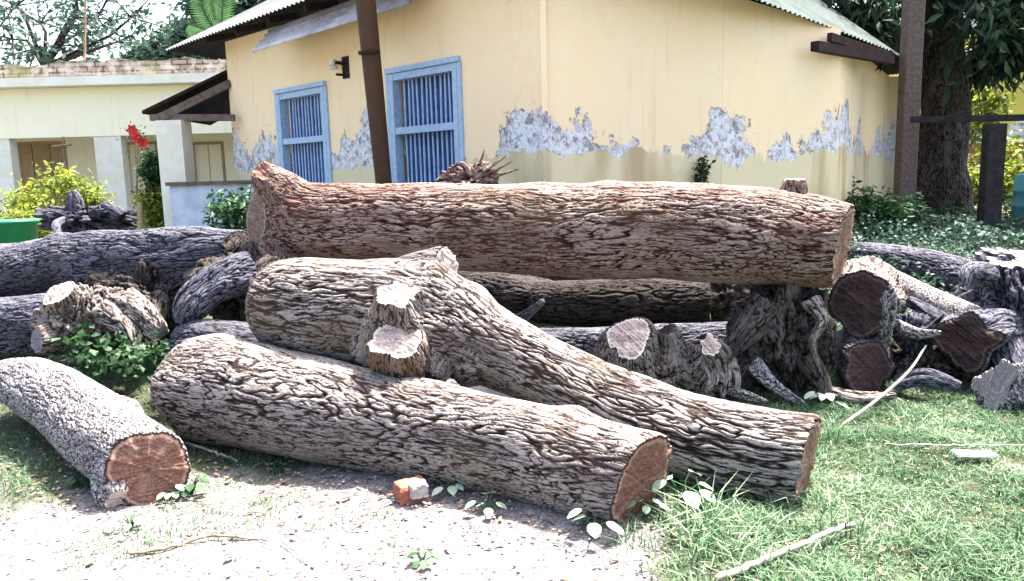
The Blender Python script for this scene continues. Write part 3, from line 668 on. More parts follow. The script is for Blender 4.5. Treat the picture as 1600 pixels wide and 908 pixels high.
# windows
def window(sa, sb, za, zb):
    def pt(s, k, z): q = p0_ + d_ * s + n_ * k; return (q[0], q[1], z)
    w_ = MB(); fw = .075
    for (a, b, c_, e) in ((sa + .003, sa + fw, za + .003, zb - .003), (sb - fw, sb - .003, za + .003, zb - .003)):
        w_.beam(pt((a + b) / 2, .03, c_), pt((a + b) / 2, .03, e), fw, .12, up=(n_[0], n_[1], 0))
    for z in (zb - fw / 2 - .004, za + fw / 2 + .004, za + .56 * (zb - za)):
        w_.beam(pt(sa + fw + .002, .03, z), pt(sb - fw - .002, .03, z), .10, fw * 1.1)
    fr = w_.build('window', M['blue_light'], house)
    fr['_w'] = house['_w']
    s_ = MB(); n = 26; ww = (sb - sa - 2 * fw) / n         # ribbed shutter sheet
    V = []; Fs = []
    for i in range(n * 2 + 1):
        s = sa + fw + ww * i / 2; k = .135 + (.022 if i % 2 else 0)
        V += [pt(s, k, za + fw), pt(s, k, zb - fw)]
        if i: Fs.append((2 * i - 2, 2 * i, 2 * i + 1, 2 * i - 1))
    s_.add(V, Fs); s_.build('shutter', M['blue_dark'], fr)
    b_ = MB(); nb = 13
    for i in range(1, nb):
        s = sa + fw + (sb - sa - 2 * fw) * i / nb
        b_.tube([pt(s + .01 * math.sin(i * 2.1), .085, za + fw), pt(s, .085, (za + zb) / 2), pt(s - .012 * math.cos(i * 1.7), .085, zb - fw)], .0125, 6)
    b_.build('window_bars', M['blue'], fr)
    tb = MB(); tb.beam(pt(sa - .05, -.02, zb + .035), pt(sb + .05, -.02, zb + .035), .06, .06); tb.build('lintel', M['blue_light'], fr)
    for s in (sa - .035, sb + .035):
        sb_ = MB(); sb_.beam(pt(s, -.014, za), pt(s, -.014, zb), .062, .03, up=(n_[0], n_[1], 0)); sb_.build('architrave', M['blue_light'], fr)
for o in ops: window(*o)
# roof: corrugated slopes rising away from each wall
ridge = np.array([.6, 13.5, 5.9])
def corr(name, mat, e0, e1, r0, r1, parent, pitch=.11, amp=.014, thick=.006, k=5):
    """corrugated sheet between eave line e0-e1 and ridge line r0-r1"""
    e0, e1, r0, r1 = (np.array(x, float) for x in (e0, e1, r0, r1))
    L = np.linalg.norm(e1 - e0); n = max(8, int(L / pitch) * 4)
    a = np.linspace(0, 1, n + 1); nn = np.cross(e1 - e0, r0 - e0); nn /= np.linalg.norm(nn)
    if nn[2] < 0: nn = -nn
    off = (amp * np.sin(a * L / pitch * 2 * math.pi))[:, None] * nn
    rows = [e0 + (e1 - e0) * a[:, None] + off]
    for t_ in np.linspace(0, 1, k)[1:]: rows.append((e0 + (e1 - e0) * a[:, None]) * (1 - t_) + (r0 + (r1 - r0) * a[:, None]) * t_ + off)
    V = np.concatenate(rows); Fq = grid_faces(k, n + 1, False)
    V2 = V - nn * thick; m_ = len(V)
    edge = [(i, i + 1, i + 1 + m_, i + m_) for i in range(n)]
    return mk(name, np.concatenate([V, V2]), [np.concatenate([Fq, Fq[:, ::-1] + m_, np.array(edge)])], mat, parent, smooth=True)
def outp(c, d, k, s): return np.array([c[0] - d[0] * k + s[0], c[1] - d[1] * k + s[1]])
nA = n_; ov = .55
eA0 = (*(c0[:2] - dA * 1.0 - nA * ov), EAVE - .06); eA1 = (*(c1[:2] + dA * .05 - nA * (ov + .12)), EAVE + .02)
dB = (c2 - c1)[:2]; dB /= np.linalg.norm(dB); nB = np.array([-dB[1], dB[0]])
dC = (c3 - c2)[:2]; dC /= np.linalg.norm(dC); nC = np.array([-dC[1], dC[0]])
eB1 = tuple(P(1150, -14, 8.4)); eC1 = tuple(P(1394, 80, 11.0)); eD = (c4[0] + .9, c4[1] + .5, 3.25)
rA0 = (-1.6, 14.6, 5.9); rA1 = (.6, 12.2, 5.9); rC1 = (4.4, 15.0, 5.6)
corr('roof', M['tin'], eA0, eA1, rA0, rA1, house)
corr('roof', M['tin'], eA1, eB1, rA1, (1.4, 12.2, 5.9), house)
corr('roof', M['tin_green'], eB1, eC1, (1.4, 12.2, 5.9), rC1, house)
corr('roof', M['tin'], (bl[0] - 1, bl[1] + .5, 3.7), (bk[0] + 1, bk[1] + .5, 3.7), rA0, rC1, house)
corr('roof', M['tin_green'], eC1, eD, rC1, rC1, house)
corr('roof', M['tin_green'], eD, (bk[0] + 1, bk[1] + .5, 3.55), rC1, rC1, house)
corr('roof', M['tin'], eA0, (bl[0] - 1, bl[1] + .5, 3.7), rA0, rA0, house)
# rafters and eave boards
mb = MB()
mb.beam(P(1296, 58, 9.6), P(1391, 88, 10.95), .06, .10); mb.build('eave_board', M['underside'], house)
mb = MB(); q = c3[:2] + dC * .1 - nC * .05
mb.beam(P(1273, 72, 9.3), P(1392, 94, 11.0), .10, .11); mb.build('rafter', M['underside'], house)
for sgn in range(7):
    s = .35 + sgn * .95; a = c0[:2] + dA * s
    mb = MB(); mb.beam((*(a - nA * (ov - .06)), EAVE - .07 + .02 * s / 6), (*(a - nA * .003), EAVE + .06), .06, .08); mb.build('rafter', M['underside'], house)
# loose bent sheet hanging off the eave
sh0 = P(398, 83, 10.6); sh1 = P(452, 78, 9.95)
corr('loose_sheet', M['tin_light'], P(394, 82, 10.7), P(424, 46, 11.3), P(640, 6, 8.75), P(655, -38, 9.35), house, .15, .035)
# light fitting (bracket) on the wall
brk = thing('wall_bracket', P(548, 95, 9.72), 'old white and black insulator bracket on the wall between the two blue windows', 'bracket')
bp = np.array([*(p0_ + d_ * along(c0, dA, 548)), P(548, 95, 9.9)[2]])
brk.location = bp; brk['_w'] = list(map(float, bp))
mb = MB(); mb.beam((*(bp[:2] - nA * .003), bp[2] - .14), (*(bp[:2] - nA * .003), bp[2] + .14), .14, .03, up=(nA[0], nA[1], 0)); mb.build('back_plate', M['black_wood'], brk)
mb = MB(); q = bp[:2] - nA * .16 + d_ * .0
mb.beam((*(bp[:2] - nA * .02), bp[2] + .05), (*q, bp[2] + .05), .04, .04); mb.beam((*(bp[:2] - nA * .02), bp[2] - .1), (*q, bp[2] - .1), .03, .03); mb.build('arm', M['black_wood'], brk)
mb = MB(); q2 = bp[:2] - nA * .12 - d_ * .12
mb.tube([(*q2, bp[2] - .02), (*q2, bp[2] + .02), (*q2, bp[2] + .04), (*q2, bp[2] + .10)], [.05, .06, .035, .045], 12); mb.build('insulator', M['ceramic'], brk)
# leaning pole
pb = P(601, 300, 9.0); pt_ = P(567, -40, 8.7); pb2 = pb + (pb - pt_) * .25; pb2[2] = .42
t = thing('leaning_pole', pb2, 'rusty brown pole leaning in front of the wall between the blue windows', 'pole')
mb = MB(); mb.tube([pb2, pb, (pb + pt_) / 2, pt_, pt_ + (pt_ - pb) * .25], [.095, .094, .105, .112, .11], 14); mb.build('shaft', M['rust'], t, smooth=True)
mb = MB(); q = P(577, 82, 8.78); dd = (pt_ - pb) / np.linalg.norm(pt_ - pb); mb.tube([q - dd * .02, q + dd * .02], .122, 16); mb.build('band', M['underside'], t, smooth=True)

# ------------------------------------------------------------------ lean-to porch at the left end
porch = thing('lean_to_porch', (c0[0] - 1, c0[1], .55), 'dark lean-to porch with a pale pillar at the left end of the yellow house', 'porch')
Pa = P(222, 178, 12.6); Pb = P(362, 186, 12.3); Pc = P(352, 108, 13.4); Pd = P(346, 112, 13.5)
rf = MB()
A0 = np.array(P(222, 178, 12.4)); A1 = np.array(P(362, 110, 12.9)); A2 = np.array([A1[0] + .1, A1[1] + 2.6, A1[2] + .05]); A3 = np.array([A0[0], A0[1] + 2.8, A0[2]])
up = np.array([0, 0, .05])
rf.add([A0, A1, A2, A3, A0 + up, A1 + up, A2 + up, A3 + up], [(3, 2, 1, 0), (4, 5, 6, 7), (0, 1, 5, 4), (1, 2, 6, 5), (2, 3, 7, 6), (3, 0, 4, 7)])
rf.build('porch_roof', M['underside'], porch)
mb = MB(); mb.add([P(300, 152, 12.95), P(364, 122, 12.95), P(364, 178, 12.95), P(262, 178, 12.95), P(300, 152, 13.0), P(364, 122, 13.0), P(364, 178, 13.0), P(262, 178, 13.0)],
                  [(0, 1, 2, 3), (7, 6, 5, 4), (0, 4, 5, 1), (1, 5, 6, 2), (2, 6, 7, 3), (3, 7, 4, 0)]); mb.build('gable_board', M['black_wood'], porch)
mb = MB(); mb.beam(P(236, 184, 12.5), P(366, 184, 12.45), .1, .1); mb.build('beam', M['grey_wood'], porch)
mb = MB(); mb.beam(P(250, 184, 12.4), P(360, 130, 12.75), .09, .12); mb.build('rafter', M['grey_wood'], porch)
pl = P(278, 270, 12.5)
mb = MB(); mb.box((pl[0] - .2, pl[1] - .2, .5), (pl[0] + .2, pl[1] + .2, P(278, 189, 12.5)[2])); mb.build('pillar', M['white_paint'], porch)
lw0 = P(272, 320, 12.2); lw1 = P(388, 320, 11.8); zt = P(300, 290, 12.2)[2]
mb = MB(); mb.box((lw0[0], lw0[1] - .1, .45), (lw1[0], lw0[1] + .12, zt)); mb.build('low_wall', M['blue_wash'], porch)
mb = MB(); mb.box((lw0[0] - .04, lw0[1] - .16, zt + .003), (lw1[0], lw0[1] + .75, zt + .06)); mb.build('ledge', M['grey_wood'], porch)

# ------------------------------------------------------------------ long house on the left
lh = thing('long_house', P(150, 300, 18) * [1, 1, 0] + [0, 0, .6], 'long pale yellow verandah house with a brick parapet, at left behind the bushes', 'house')
def lz(v, Yd=17.6, u=150): return P(u, v, Yd)[2]
xl, xr = P(-160, 200, 17.6)[0] - 7, P(372, 200, 17.6)[0] + 4.5
Yf = 17.6
M_rot = Matrix.Translation((0, 0, 0))
def lbox(nm, mat, x0, x1, y0, y1, z0, z1, par=lh):
    mb = MB(); mb.box((x0, y0, z0), (x1, y1, z1)); return mb.build(nm, M[mat], par)
lbox('fascia', 'wall_pale', xl, xr, Yf, Yf + .25, lz(213), lz(136))
lbox('roof_slab', 'white_paint', xl - .1, xr + .1, Yf - .35, Yf + 5, lz(135.5), lz(122))
# parapet with ragged top
n = 160; xs = np.linspace(xl, xr, n); zt = lz(95) + .10 * fbm(xs * 1.2, 0 * xs, 0 * xs, 4, 3) - .03 * (np.arange(n) % 7 == 0); zb = lz(122) + .003
V = []
for yy in (Yf - .05, Yf + .22):
    V += [(x, yy, zb) for x in xs] + [(x, yy, z) for x, z in zip(xs, zt)]
V = np.array(V); Fq = []
for i in range(n - 1):
    Fq += [(i, i + 1, n + i + 1, n + i), (2 * n + i + 1, 2 * n + i, 3 * n + i, 3 * n + i + 1), (n + i, n + i + 1, 3 * n + i + 1, 3 * n + i)]
mk('parapet', V, np.array(Fq), M['brickwall'], lh, smooth=False)
lbox('floor_slab', 'white_paint', xl, xr, Yf - .3, Yf + 2, .4, lz(352) + .02)
# back wall of the verandah with real doorways
mb = MB(); yb = Yf + 1.7
def lx(u): return P(u, 260, yb)[0]
dops = [(22, 106), (196, 250), (300, 352)]
wl0 = np.array([xl, yb]); wl1 = np.array([xr, yb])
wall_cells(mb, wl0, wl1, .5, lz(136), .2, [(lx(a) - xl, lx(b) - xl, .72 if a < 100 else 1.25, P(a, 222, yb)[2]) for a, b in dops])
mb.build('wall', M['wall_pale'], lh)
for a, b in dops:
    z0 = .72 if a < 100 else 1.25; z1 = P(a, 222, yb)[2]
    mb = MB(); x0, x1 = lx(a) + .004, lx(b) - .004; nleaf = 3 if a < 100 else 2
    for k in range(nleaf):
        mb.box((x0 + (x1 - x0) * k / nleaf + .01, yb + .07, z0), (x0 + (x1 - x0) * (k + 1) / nleaf - .01, yb + .11, z1 - .05))
    d2 = mb.build('door' if a < 100 else 'window_shutter', M['door_tan' if a < 100 else 'wall_pale'], lh); d2['_w'] = lh['_w']
    mb = MB()
    for xx in (x0 + .03, x1 - .03): mb.box((xx - .03, yb - .02, z0), (xx + .03, yb + .06, z1 - .07))
    mb.box((x0, yb - .02, z1 - .066), (x1, yb + .06, z1 - .004)); mb.build('frame', M['door_tan'], d2)
for u0, u1 in ((-22, 18), (150, 192)):
    lbox('pillar', 'white_paint', P(u0, 260, Yf)[0], P(u1, 260, Yf)[0], Yf + .02, Yf + .3, .5, lz(213) - .003)
lbox('side_wall', 'wall_pale', xr - .2, xr, Yf + .26, Yf + 5, .4, lz(136))
lbox('back_wall', 'wall_pale', xl, xr, Yf + 4.8, Yf + 5, .4, lz(136))
# roof mast
q = P(132, 120, 18.2)
t = thing('roof_mast', q, 'thin dark mast standing on the parapet of the long house', 'mast')
mb = MB(); mb.tube([q, P(133, 40, 18.2), P(134, -60, 18.2)], [.028, .024, .02], 8); mb.build('shaft', M['twig'], t)
mb = MB(); a = P(120, 100, 18.2); b = P(144, 103, 18.2); mb.tube([a, b], .02, 6); mb.build('crossbar', M['twig'], t)
# carrying frame on the verandah post (thin dark stand with crossbar)
q = G(102, 345)
t = thing('thin_stand', P(100, 300, 17.0) * [1, 1, 0] + [0, 0, .62], 'thin dark stand with a crossbar in front of the tan doors', 'stand')
mb = MB(); mb.tube([P(102, 320, 17), P(98, 214, 17)], .03, 6); mb.build('upright', M['twig'], t)
mb = MB(); mb.tube([P(82, 229, 16.96), P(112, 226, 16.96)], .025, 6); mb.build('crossbar', M['twig'], t)
mb = MB(); mb.tube([P(90, 270, 16.9), P(98, 240, 16.96), P(104, 270, 16.9)], .02, 6); mb.build('brace', M['twig'], t)

# ------------------------------------------------------------------ right: post, rail fence, far house, drum
q = P(1408, 352, 11.4); q[2] = gz(q[0], q[1]) - .05
t = thing('concrete_post', q, 'tall mottled grey-brown post to the right of the house, beside the dark tree trunk', 'post')
mb = MB(); x = q[0]; mb.box((x - .125, 11.25, q[2]), (x + .125, 11.45, 5.2)); o = mb.build('shaft', M['post'], t)
bm_ = o.modifiers.new('b', 'BEVEL'); bm_.width = .015
q = P(1555, 352, 10.6); q[2] = gz(q[0], q[1])
fn = thing('rail_fence', q, 'black rail fence running right from the tall grey post', 'fence')
mb = MB(); mb.beam(P(1424, 187, 10.9), P(1700, 182, 10.5), .09, .085); mb.build('rail', M['black_wood'], fn)
mb = MB(); tp = P(1555, 190, 10.58); mb.box((tp[0] - .12, 10.5, q[2] - .05), (tp[0] + .12, 10.66, tp[2] - .03)); mb.build('fence_post', M['black_wood'], fn)
mb = MB(); tp = P(1690, 190, 10.48); mb.box((tp[0] - .12, 10.4, q[2] - .05), (tp[0] + .12, 10.56, tp[2] - .03)); mb.build('fence_post', M['black_wood'], fn)
yh = 21.0
fh = thing('far_house', (P(1580, 300, yh)[0], yh, .6), 'bright yellow house with a red base, far right behind the dark tree', 'house')
x0, x1 = P(1478, 200, yh)[0], P(1800, 200, yh)[0] + 3
lbox('wall', 'wall_far', x0, x1, yh, yh + 4, .5, P(1550, 84, yh)[2], fh)
lbox('plinth', 'brick', x0 - .06, x1 + .06, yh - .12, yh - .004, .5, P(1550, 224, yh)[2], fh)
corr('roof', M['tin_green'], (x0 - .4, yh - .5, P(1550, 84, yh)[2] + .02), (x1 + .4, yh - .5, P(1550, 84, yh)[2] + .02), (x0 - .4, yh + 2, 6.2), (x1 + .4, yh + 2, 6.2), fh, .2, .02)
corr('roof', M['tin_green'], (x0 - .4, yh + 4.5, P(1550, 84, yh)[2] + .02), (x1 + .4, yh + 4.5, P(1550, 84, yh)[2] + .02), (x0 - .4, yh + 2, 6.2), (x1 + .4, yh + 2, 6.2), fh, .2, .02)
q = P(1606, 340, 11.5); q[2] = gz(q[0], q[1])
t = thing('drum', q, 'teal plastic drum at the right edge beyond the rail fence', 'drum')
mb = MB(); zz = [0, .02, .1, .28, .3, .32, .5, .52, .54, .74, .78]; rr = [.24, .27, .28, .28, .295, .28, .28, .295, .28, .27, .2]
mb.tube([(q[0] + .08, q[1], q[2] + z) for z in zz], rr, 24); mb.build('body', M['blue_plastic'], t, smooth=True)
q = P(18, 372, 8.6); q[2] = gz(q[0], q[1])
t = thing('green_tub', q, 'dark green plastic tub beside the yellow-green bush at the left edge', 'tub')
mb = MB(); zc = P(18, 344, 8.6)[2]; mb.tube([(q[0], q[1], q[2]), (q[0], q[1], zc - .03), (q[0], q[1], zc - .028), (q[0], q[1], zc)], [.20, .27, .30, .30], 24); mb.build('body', M['green_plastic'], t, smooth=True)

# ------------------------------------------------------------------ foliage
def leaves(pts, size, seed, droop=.3, wid=.42, updir=None):
    """pts (N,3) -> folded leaf faces"""
    r = np.random.default_rng(seed); N = len(pts); size = size * r.uniform(.6, 1.35, N)
    d = r.normal(size=(N, 3)); d[:, 2] = d[:, 2] * .6 - droop; d /= np.linalg.norm(d, axis=1)[:, None]
    n_ = r.normal(size=(N, 3)); n_[:, 2] = np.abs(n_[:, 2]) + .4; s = np.cross(d, n_); s /= np.linalg.norm(s, axis=1)[:, None]; n2 = np.cross(s, d)
    L = size[:, None]; Wd = L * wid * .5
    a = pts; b = pts + d * L * .5 + s * Wd + n2 * L * .06; c_ = pts + d * L + n2 * L * -.08; e = pts + d * L * .5 - s * Wd + n2 * L * .06; m_ = pts + d * L * .5
    V = np.stack([a, b, m_, e, c_], 1).reshape(-1, 3); i = np.arange(N)[:, None] * 5
    Fq = np.concatenate([i + [0, 1, 2], i + [0, 2, 3], i + [2, 1, 4], i + [3, 2, 4]])
    tone = np.repeat(np.clip(r.normal(.45, .25, N), 0, 1), 5)
    return V, Fq, tone
def clumps(cen, rad, ncl, per, seed, cr=.3, shell=.5):
    r = np.random.default_rng(seed); d = r.normal(size=(ncl, 3)); d /= np.linalg.norm(d, axis=1)[:, None]
    c_ = cen + d * (r.uniform(shell, 1, ncl) ** .6)[:, None] * rad
    return (c_[:, None] + r.normal(size=(ncl, per, 3)) * cr * r.uniform(.5, 1.2, (ncl, 1, 1))).reshape(-1, 3), c_
def leafobj(name, pts, size, seed, mat, parent, **k):
    V, Fq, tone = leaves(pts, size, seed, **k); return mk(name, V, Fq, M[mat], parent, {'tone': tone}, smooth=False)
def bush(name, label, base, cen, rad, ncl, per, size, mat, seed, cr=.12, cat='bush', stem=True, group=None, **k):
    t = thing(name, base, label, cat, group); pts, cc = clumps(np.array(cen), np.array(rad), ncl, per, seed, cr)
    pts = pts[pts[:, 2] > base[2] + .02]
    leafobj('foliage', pts, size, seed, mat, t, **k)
    if stem:
        mb = MB(); r = np.random.default_rng(seed)
        for c_ in cc[:min(len(cc), 14)]:
            mid = (np.array(base) + c_) / 2 + r.normal(size=3) * .03; mb.tube([base, mid, c_], [.018, .012, .004], 5)
        mb.build('stem', M['twig'], t)
    return t
def tree(name, label, base, top, r0, crown_pts, seed, bark, leafm, nleaf, size, cr, group=None, sub=3, cat='tree', droop=.3, wid=.42, rt=.5):
    t = thing(name, base, label, cat, group); r = np.random.default_rng(seed); base = np.array(base); top = np.array(top)
    rows = [(*base, r0 * 1.25), (*(base + (top - base) * .08), r0), (*(base + (top - base) * .5 + [.1, 0, 0]), r0 * .85), (*top, r0 * rt)]
    wlog('', '', rows, seed, bark=bark, face='wood_dark', world=True, parent=t, partname='trunk', res=.35, lump=.12, depth=.02, caps=(0, 0))
    mb = MB(); P_ = []
    for c_ in crown_pts:
        c_ = np.array(c_); mid = top * .45 + c_ * .55 + r.normal(size=3) * .25 + [0, 0, .25]
        k = min(.4 * r0, .12); mb.tube([top - (top - base) * .06, mid, c_], [k, k * .6, k * .25], 6)
        for _ in range(sub):
            e = c_ + r.normal(size=3) * cr * 1.1; mb.tube([c_ * .7 + mid * .3, (c_ + e) / 2 + r.normal(size=3) * .1, e], [k * .35, k * .2, k * .08], 5)
            nn = nleaf // (len(crown_pts) * sub)
            P_.append(e + r.normal(size=(nn, 3)) * cr * .5 * r.uniform(.5, 1.1))
            m_ = nn // 3; f = r.uniform(0, 1, (m_, 1)); P_.append(c_ * (1 - f) + e * f + r.normal(size=(m_, 3)) * .08)
    mb.build('limb', M['underside'], t, smooth=True)
    leafobj('crown', np.concatenate(P_), size, seed + 1, leafm, t, droop=droop, wid=wid)
    return t
# tree by the right post
crown = []
rr = np.random.default_rng(5)
for (u, v, Yd) in [(1300, -20, 14), (1345, 5, 14.5), (1380, -30, 13.5), (1560, -70, 13), (1600, -50, 13), (1590, -40, 13.6), (1630, -35, 13.4), (1600, -90, 12.6), (1500, -60, 16), (1440, -80, 16), (1530, -120, 15), (1650, -80, 14), (1360, -120, 15), (1300, -90, 15)]:
    crown.append(P(u, v, Yd))
tb = P(1470, 330, 14.2); tb[2] = .55
tree('mango_tree', 'big dark tree with drooping leaves just right of the tall grey post', tb, P(1462, -60, 14.2), .47, crown, 131, 'bark_black', 'leaf_dark', 10000, .30, .62, droop=1.0, wid=.3, rt=.8)
tb = P(1540, 300, 18.5); tb[2] = .6
tree('young_tree', 'sunlit yellow-green young tree between the dark trunk and the far yellow house', tb, P(1535, 130, 18.5), .07, [P(1520, 90, 18.4), P(1545, 70, 18.4), P(1530, 130, 18.3), P(1560, 110, 18.5), P(1515, 160, 18.3), P(1535, 190, 18.2), P(1575, 60, 18.6)], 133, 'bark', 'leaf_lime', 1700, .20, .36, droop=.5)
# trees behind the long house
tb = P(60, 300, 25); tb[2] = .6
tree('sparse_tree', 'sparse tree with bare branches against the white sky, above the parapet at far left', tb, P(70, 90, 25), .2, [P(10, 60, 25), P(50, 78, 24.5), P(95, 72, 25), P(60, 30, 25.5), P(130, 50, 25), P(170, 30, 25), P(20, 5, 25), P(120, -10, 25), P(200, 60, 25.4), P(220, 15, 26)], 135, 'bark_black', 'leaf_teal', 1900, .24, .95, sub=5)
tb = P(330, 300, 24); tb[2] = .6
tree('dense_tree', 'dense dark tree behind the left end of the tin roof', tb, P(320, 60, 24), .3, [P(280, 75, 23.5), P(310, 60, 23.5), P(345, 50, 23.5), P(385, 30, 23.5), P(265, 88, 23.6), P(330, 20, 24), P(300, 85, 23.4), P(400, 10, 24), P(420, -20, 24)], 137, 'bark_black', 'leaf_teal', 12000, .28, .55)
# banana-like bright frond tree
tb = P(346, 200, 21.8); tb[2] = .6
t = thing('palm_tree', tb, 'palm with a bright green upright frond beside the dense dark tree', 'palm')
mb = MB(); mb.tube([tb, P(345, 60, 21.8)], [.13, .1], 10); mb.build('trunk', M['twig'], t, smooth=True)
pp = []; r = np.random.default_rng(3)
mb = MB(); Vs = []; Fs = []
for a, b, c_ in [((345, 60), (348, 10), (352, -40)), ((345, 60), (320, 20), (308, -30)), ((345, 60), (318, 45), (295, 38))]:
    q_, _ = resample([(*P(*a, 21.8), 0), (*P(*b, 21.6), 0), (*P(*c_, 21.8), 0)], 30); q_ = q_[:, :3]
    mb.tube(q_, np.linspace(.03, .008, 30), 5)
    T_ = np.gradient(q_, axis=0); T_ /= np.linalg.norm(T_, axis=1)[:, None]
    for i in range(4, 30):
        for s in (-1, 1):
            sd_ = np.cross(T_[i], [0, 1, .2]) * s; L_ = .38 * math.sin(math.pi * (i / 31)) + .15
            e = q_[i] + sd_ * L_ * .7 + T_[i] * L_ * .6 + np.array([0, 0, -.12]); k = len(Vs) * 4
            wv = T_[i] * .011; Vs.append([q_[i] - wv, q_[i] + wv, (q_[i] + e) / 2 + wv * 1.4 + [0, 0, .03], e]); Fs += [(k, k + 1, k + 2), (k, k + 2, k + 3)]
mb.build('frond_ribs', M['leaf_mid'], t)
mk('fronds', np.array(Vs).reshape(-1, 3), np.array(Fs), M['leaf_mid'], t, {'tone': r.uniform(.5, 1, len(Vs) * 4)}, smooth=False)
# background trees to close the skyline to the sides and behind the house
for i, (x, y, h) in enumerate([(-34, 34, 9), (30, 33, 9), (16, 36, 10), (38, 26, 8), (24, 38, 10)]):
    lab = ['broad tree far behind the left end of the long house', 'broad tree beyond the far yellow house', 'broad tree hidden behind the dark mango trunk', 'broad tree far to the right', 'tall broad tree at the back on the right'][i]
    cr_ = [np.array([x, y, h * .7]) + rr.normal(size=3) * [2.2, 2.2, 1.5] for _ in range(12)]
    tree('broad_tree', lab, (x, y, .6), (x, y, h * .45), .3, cr_, 150 + i, 'bark_black', 'leaf_mid', 3500, .42, 1.2)
# bushes
q = P(95, 345, 14.5); q[2] = .6
bush('lime_bush', 'rounded bright yellow-green bush in front of the tan doors', q, P(92, 322, 14.5), (.85, .5, .62), 70, 60, .11, 'leaf_lime', 161, .14)
q = P(40, 375, 12.5); q[2] = .58
bush('lime_bush', 'low yellow-green bush next to the green tub', q, P(52, 352, 12.5), (.45, .4, .28), 30, 50, .09, 'leaf_lime', 162, .1)
q = P(243, 350, 12.9); q[2] = .58
t = bush('croton_shrub', 'tall narrow shrub, dark at the top and yellow below, beside the porch pillar', q, P(244, 322, 12.9), (.24, .2, .35), 34, 55, .09, 'leaf_lime', 163, .09)
pts, _ = clumps(P(240, 280, 12.9), np.array([.15, .14, .42]), 34, 55, 164, .07); leafobj('upper_foliage', pts, .09, 165, 'leaf_mid', t)
q = P(218, 350, 12.6); q[2] = .58
t = thing('yellow_stake', q, 'short yellow stake beside the tall narrow shrub', 'stake'); mb = MB(); a = P(218, 316, 12.6); mb.tube([q, (q + a) / 2, a], [.05, .05, .045], 8); mb.build('shaft', M['door_tan'], t)
q = P(212, 330, 14.8); q[2] = .6
t = thing('hibiscus_shrub', q, 'slender shrub with bright red flowers in front of the long house', 'shrub')
mb = MB(); tips = [P(216, 216, 14.8), P(208, 204, 14.8), P(224, 222, 14.8), P(203, 212, 14.9), P(222, 206, 14.7)]
for a in tips[:3]: mb.tube([q, P(214, 270, 14.8), a], [.02, .014, .006], 5)
mb.build('stem', M['twig'], t)
for a in tips[:3]:
    mb = MB()
    for k in range(6):
        an = k * math.pi / 3; d = np.array([math.cos(an), -.35, math.sin(an)]); s = np.array([-math.sin(an), 0, math.cos(an)])
        mb.add([a, a + d * .07 + s * .045, a + d * .13, a + d * .07 - s * .045], [(0, 1, 2, 3)])
    mb.build('flower', M['red'], t)
leafobj('foliage', np.concatenate([b + rr.normal(size=(9, 3)) * .12 for b in tips + [P(214, 235, 14.8)]]), .1, 166, 'leaf_mid', t)
q = P(372, 335, 7.4); q[2] = gz(q[0], q[1])
bush('green_shrub', 'dark green leafy shrub behind the left end of the long top log', q, P(370, 330, 7.4), (.2, .2, .22), 16, 45, .09, 'leaf_mid', 167, .07)
q = P(185, 590, 4.95); q[2] = gz(q[0], q[1])
bush('leafy_weed', 'spreading leafy weed below the weathered chopped stump at left', q, P(165, 548, 4.95), (.26, .22, .12), 20, 14, .07, 'leaf_mid', 168, .06, 'weed', stem=False, wid=.7)
q = P(240, 590, 4.8); q[2] = gz(q[0], q[1])
bush('leafy_weed', 'bright green weed clump against the left butt of the front log', q, P(238, 560, 4.8), (.13, .14, .10), 14, 16, .055, 'leaf_mid', 169, .05, 'weed', stem=False, wid=.7)
for (u, v, lab, sx_) in [(1345, 335, 'dark green plant at the foot of the house corner', .2), (1395, 345, 'leafy plant at the foot of the tall grey post', .2)]:
    q = P(u, v, 10.6); q[2] = gz(q[0], q[1]); c_ = P(u, v - 8, 10.6)
    bush('green_shrub', lab, q, c_, (.34, .25, .2), 22, 40, .11, 'leaf_mid', int(u), .09)
for (u, v) in ((1310, 300),):
    q = P(u, 330, 11.2); q[2] = gz(q[0], q[1]); bush('green_shrub', 'tall thin dark weed against the right corner of the house wall', q, P(u + 6, 292, 11.2), (.08, .06, .22), 14, 26, .09, 'leaf_dark', 171, .05)
q = P(1098, 280, 8.7); q[2] = gz(q[0], q[1]); bush('green_shrub', 'small dark weed growing up the wall behind the middle of the long log', q, P(1096, 268, 8.7), (.05, .05, .16), 9, 20, .07, 'leaf_dark', 172, .035)
q = P(1580, 300, 16); q[2] = .6
bush('lime_bush', 'bright green undergrowth in front of the red base of the far house', q, P(1540, 292, 17), (2.0, .8, .45), 90, 60, .16, 'leaf_lime', 173, .2)

# ground cover
def gpts(poly_px, n, seed):
    r = np.random.default_rng(seed); pp_ = []
    u0, v0, u1, v1 = poly_px
    while len(pp_) < n:
        pp_.append(G(r.uniform(u0, u1), r.uniform(v0, v1)))
    return np.array(pp_)
def cover(name, label, n, xr_, yr_, hmin, hmax, size, mat, seed, dens=None, **k):
    r = np.random.default_rng(seed); x = r.uniform(*xr_, n); y = r.uniform(*yr_, n)
    if dens is not None:
        m_ = r.uniform(size=n) < dens(x, y); x, y = x[m_], y[m_]
    hh = .5 + .8 * fbm(x * 1.5, y * 1.5, 0, seed, 2); z = gz(x, y) + np.clip(r.uniform(hmin, hmax, len(x)) * hh, 0, 9)
    V, Fq, tone = leaves(np.stack([x, y, z], 1), size, seed, **k)
    o = mk(name, V, Fq, M[mat], None, {'tone': tone}, smooth=False); tag(o, label, 'ground cover', kind='stuff'); return o
cover('creeper', 'bluish green creeper covering the bank behind the logs at right', 26000, (2.4, 9.5), (6.3, 11.5), .0, .30, .075, 'leaf_teal', 181, wid=.7)
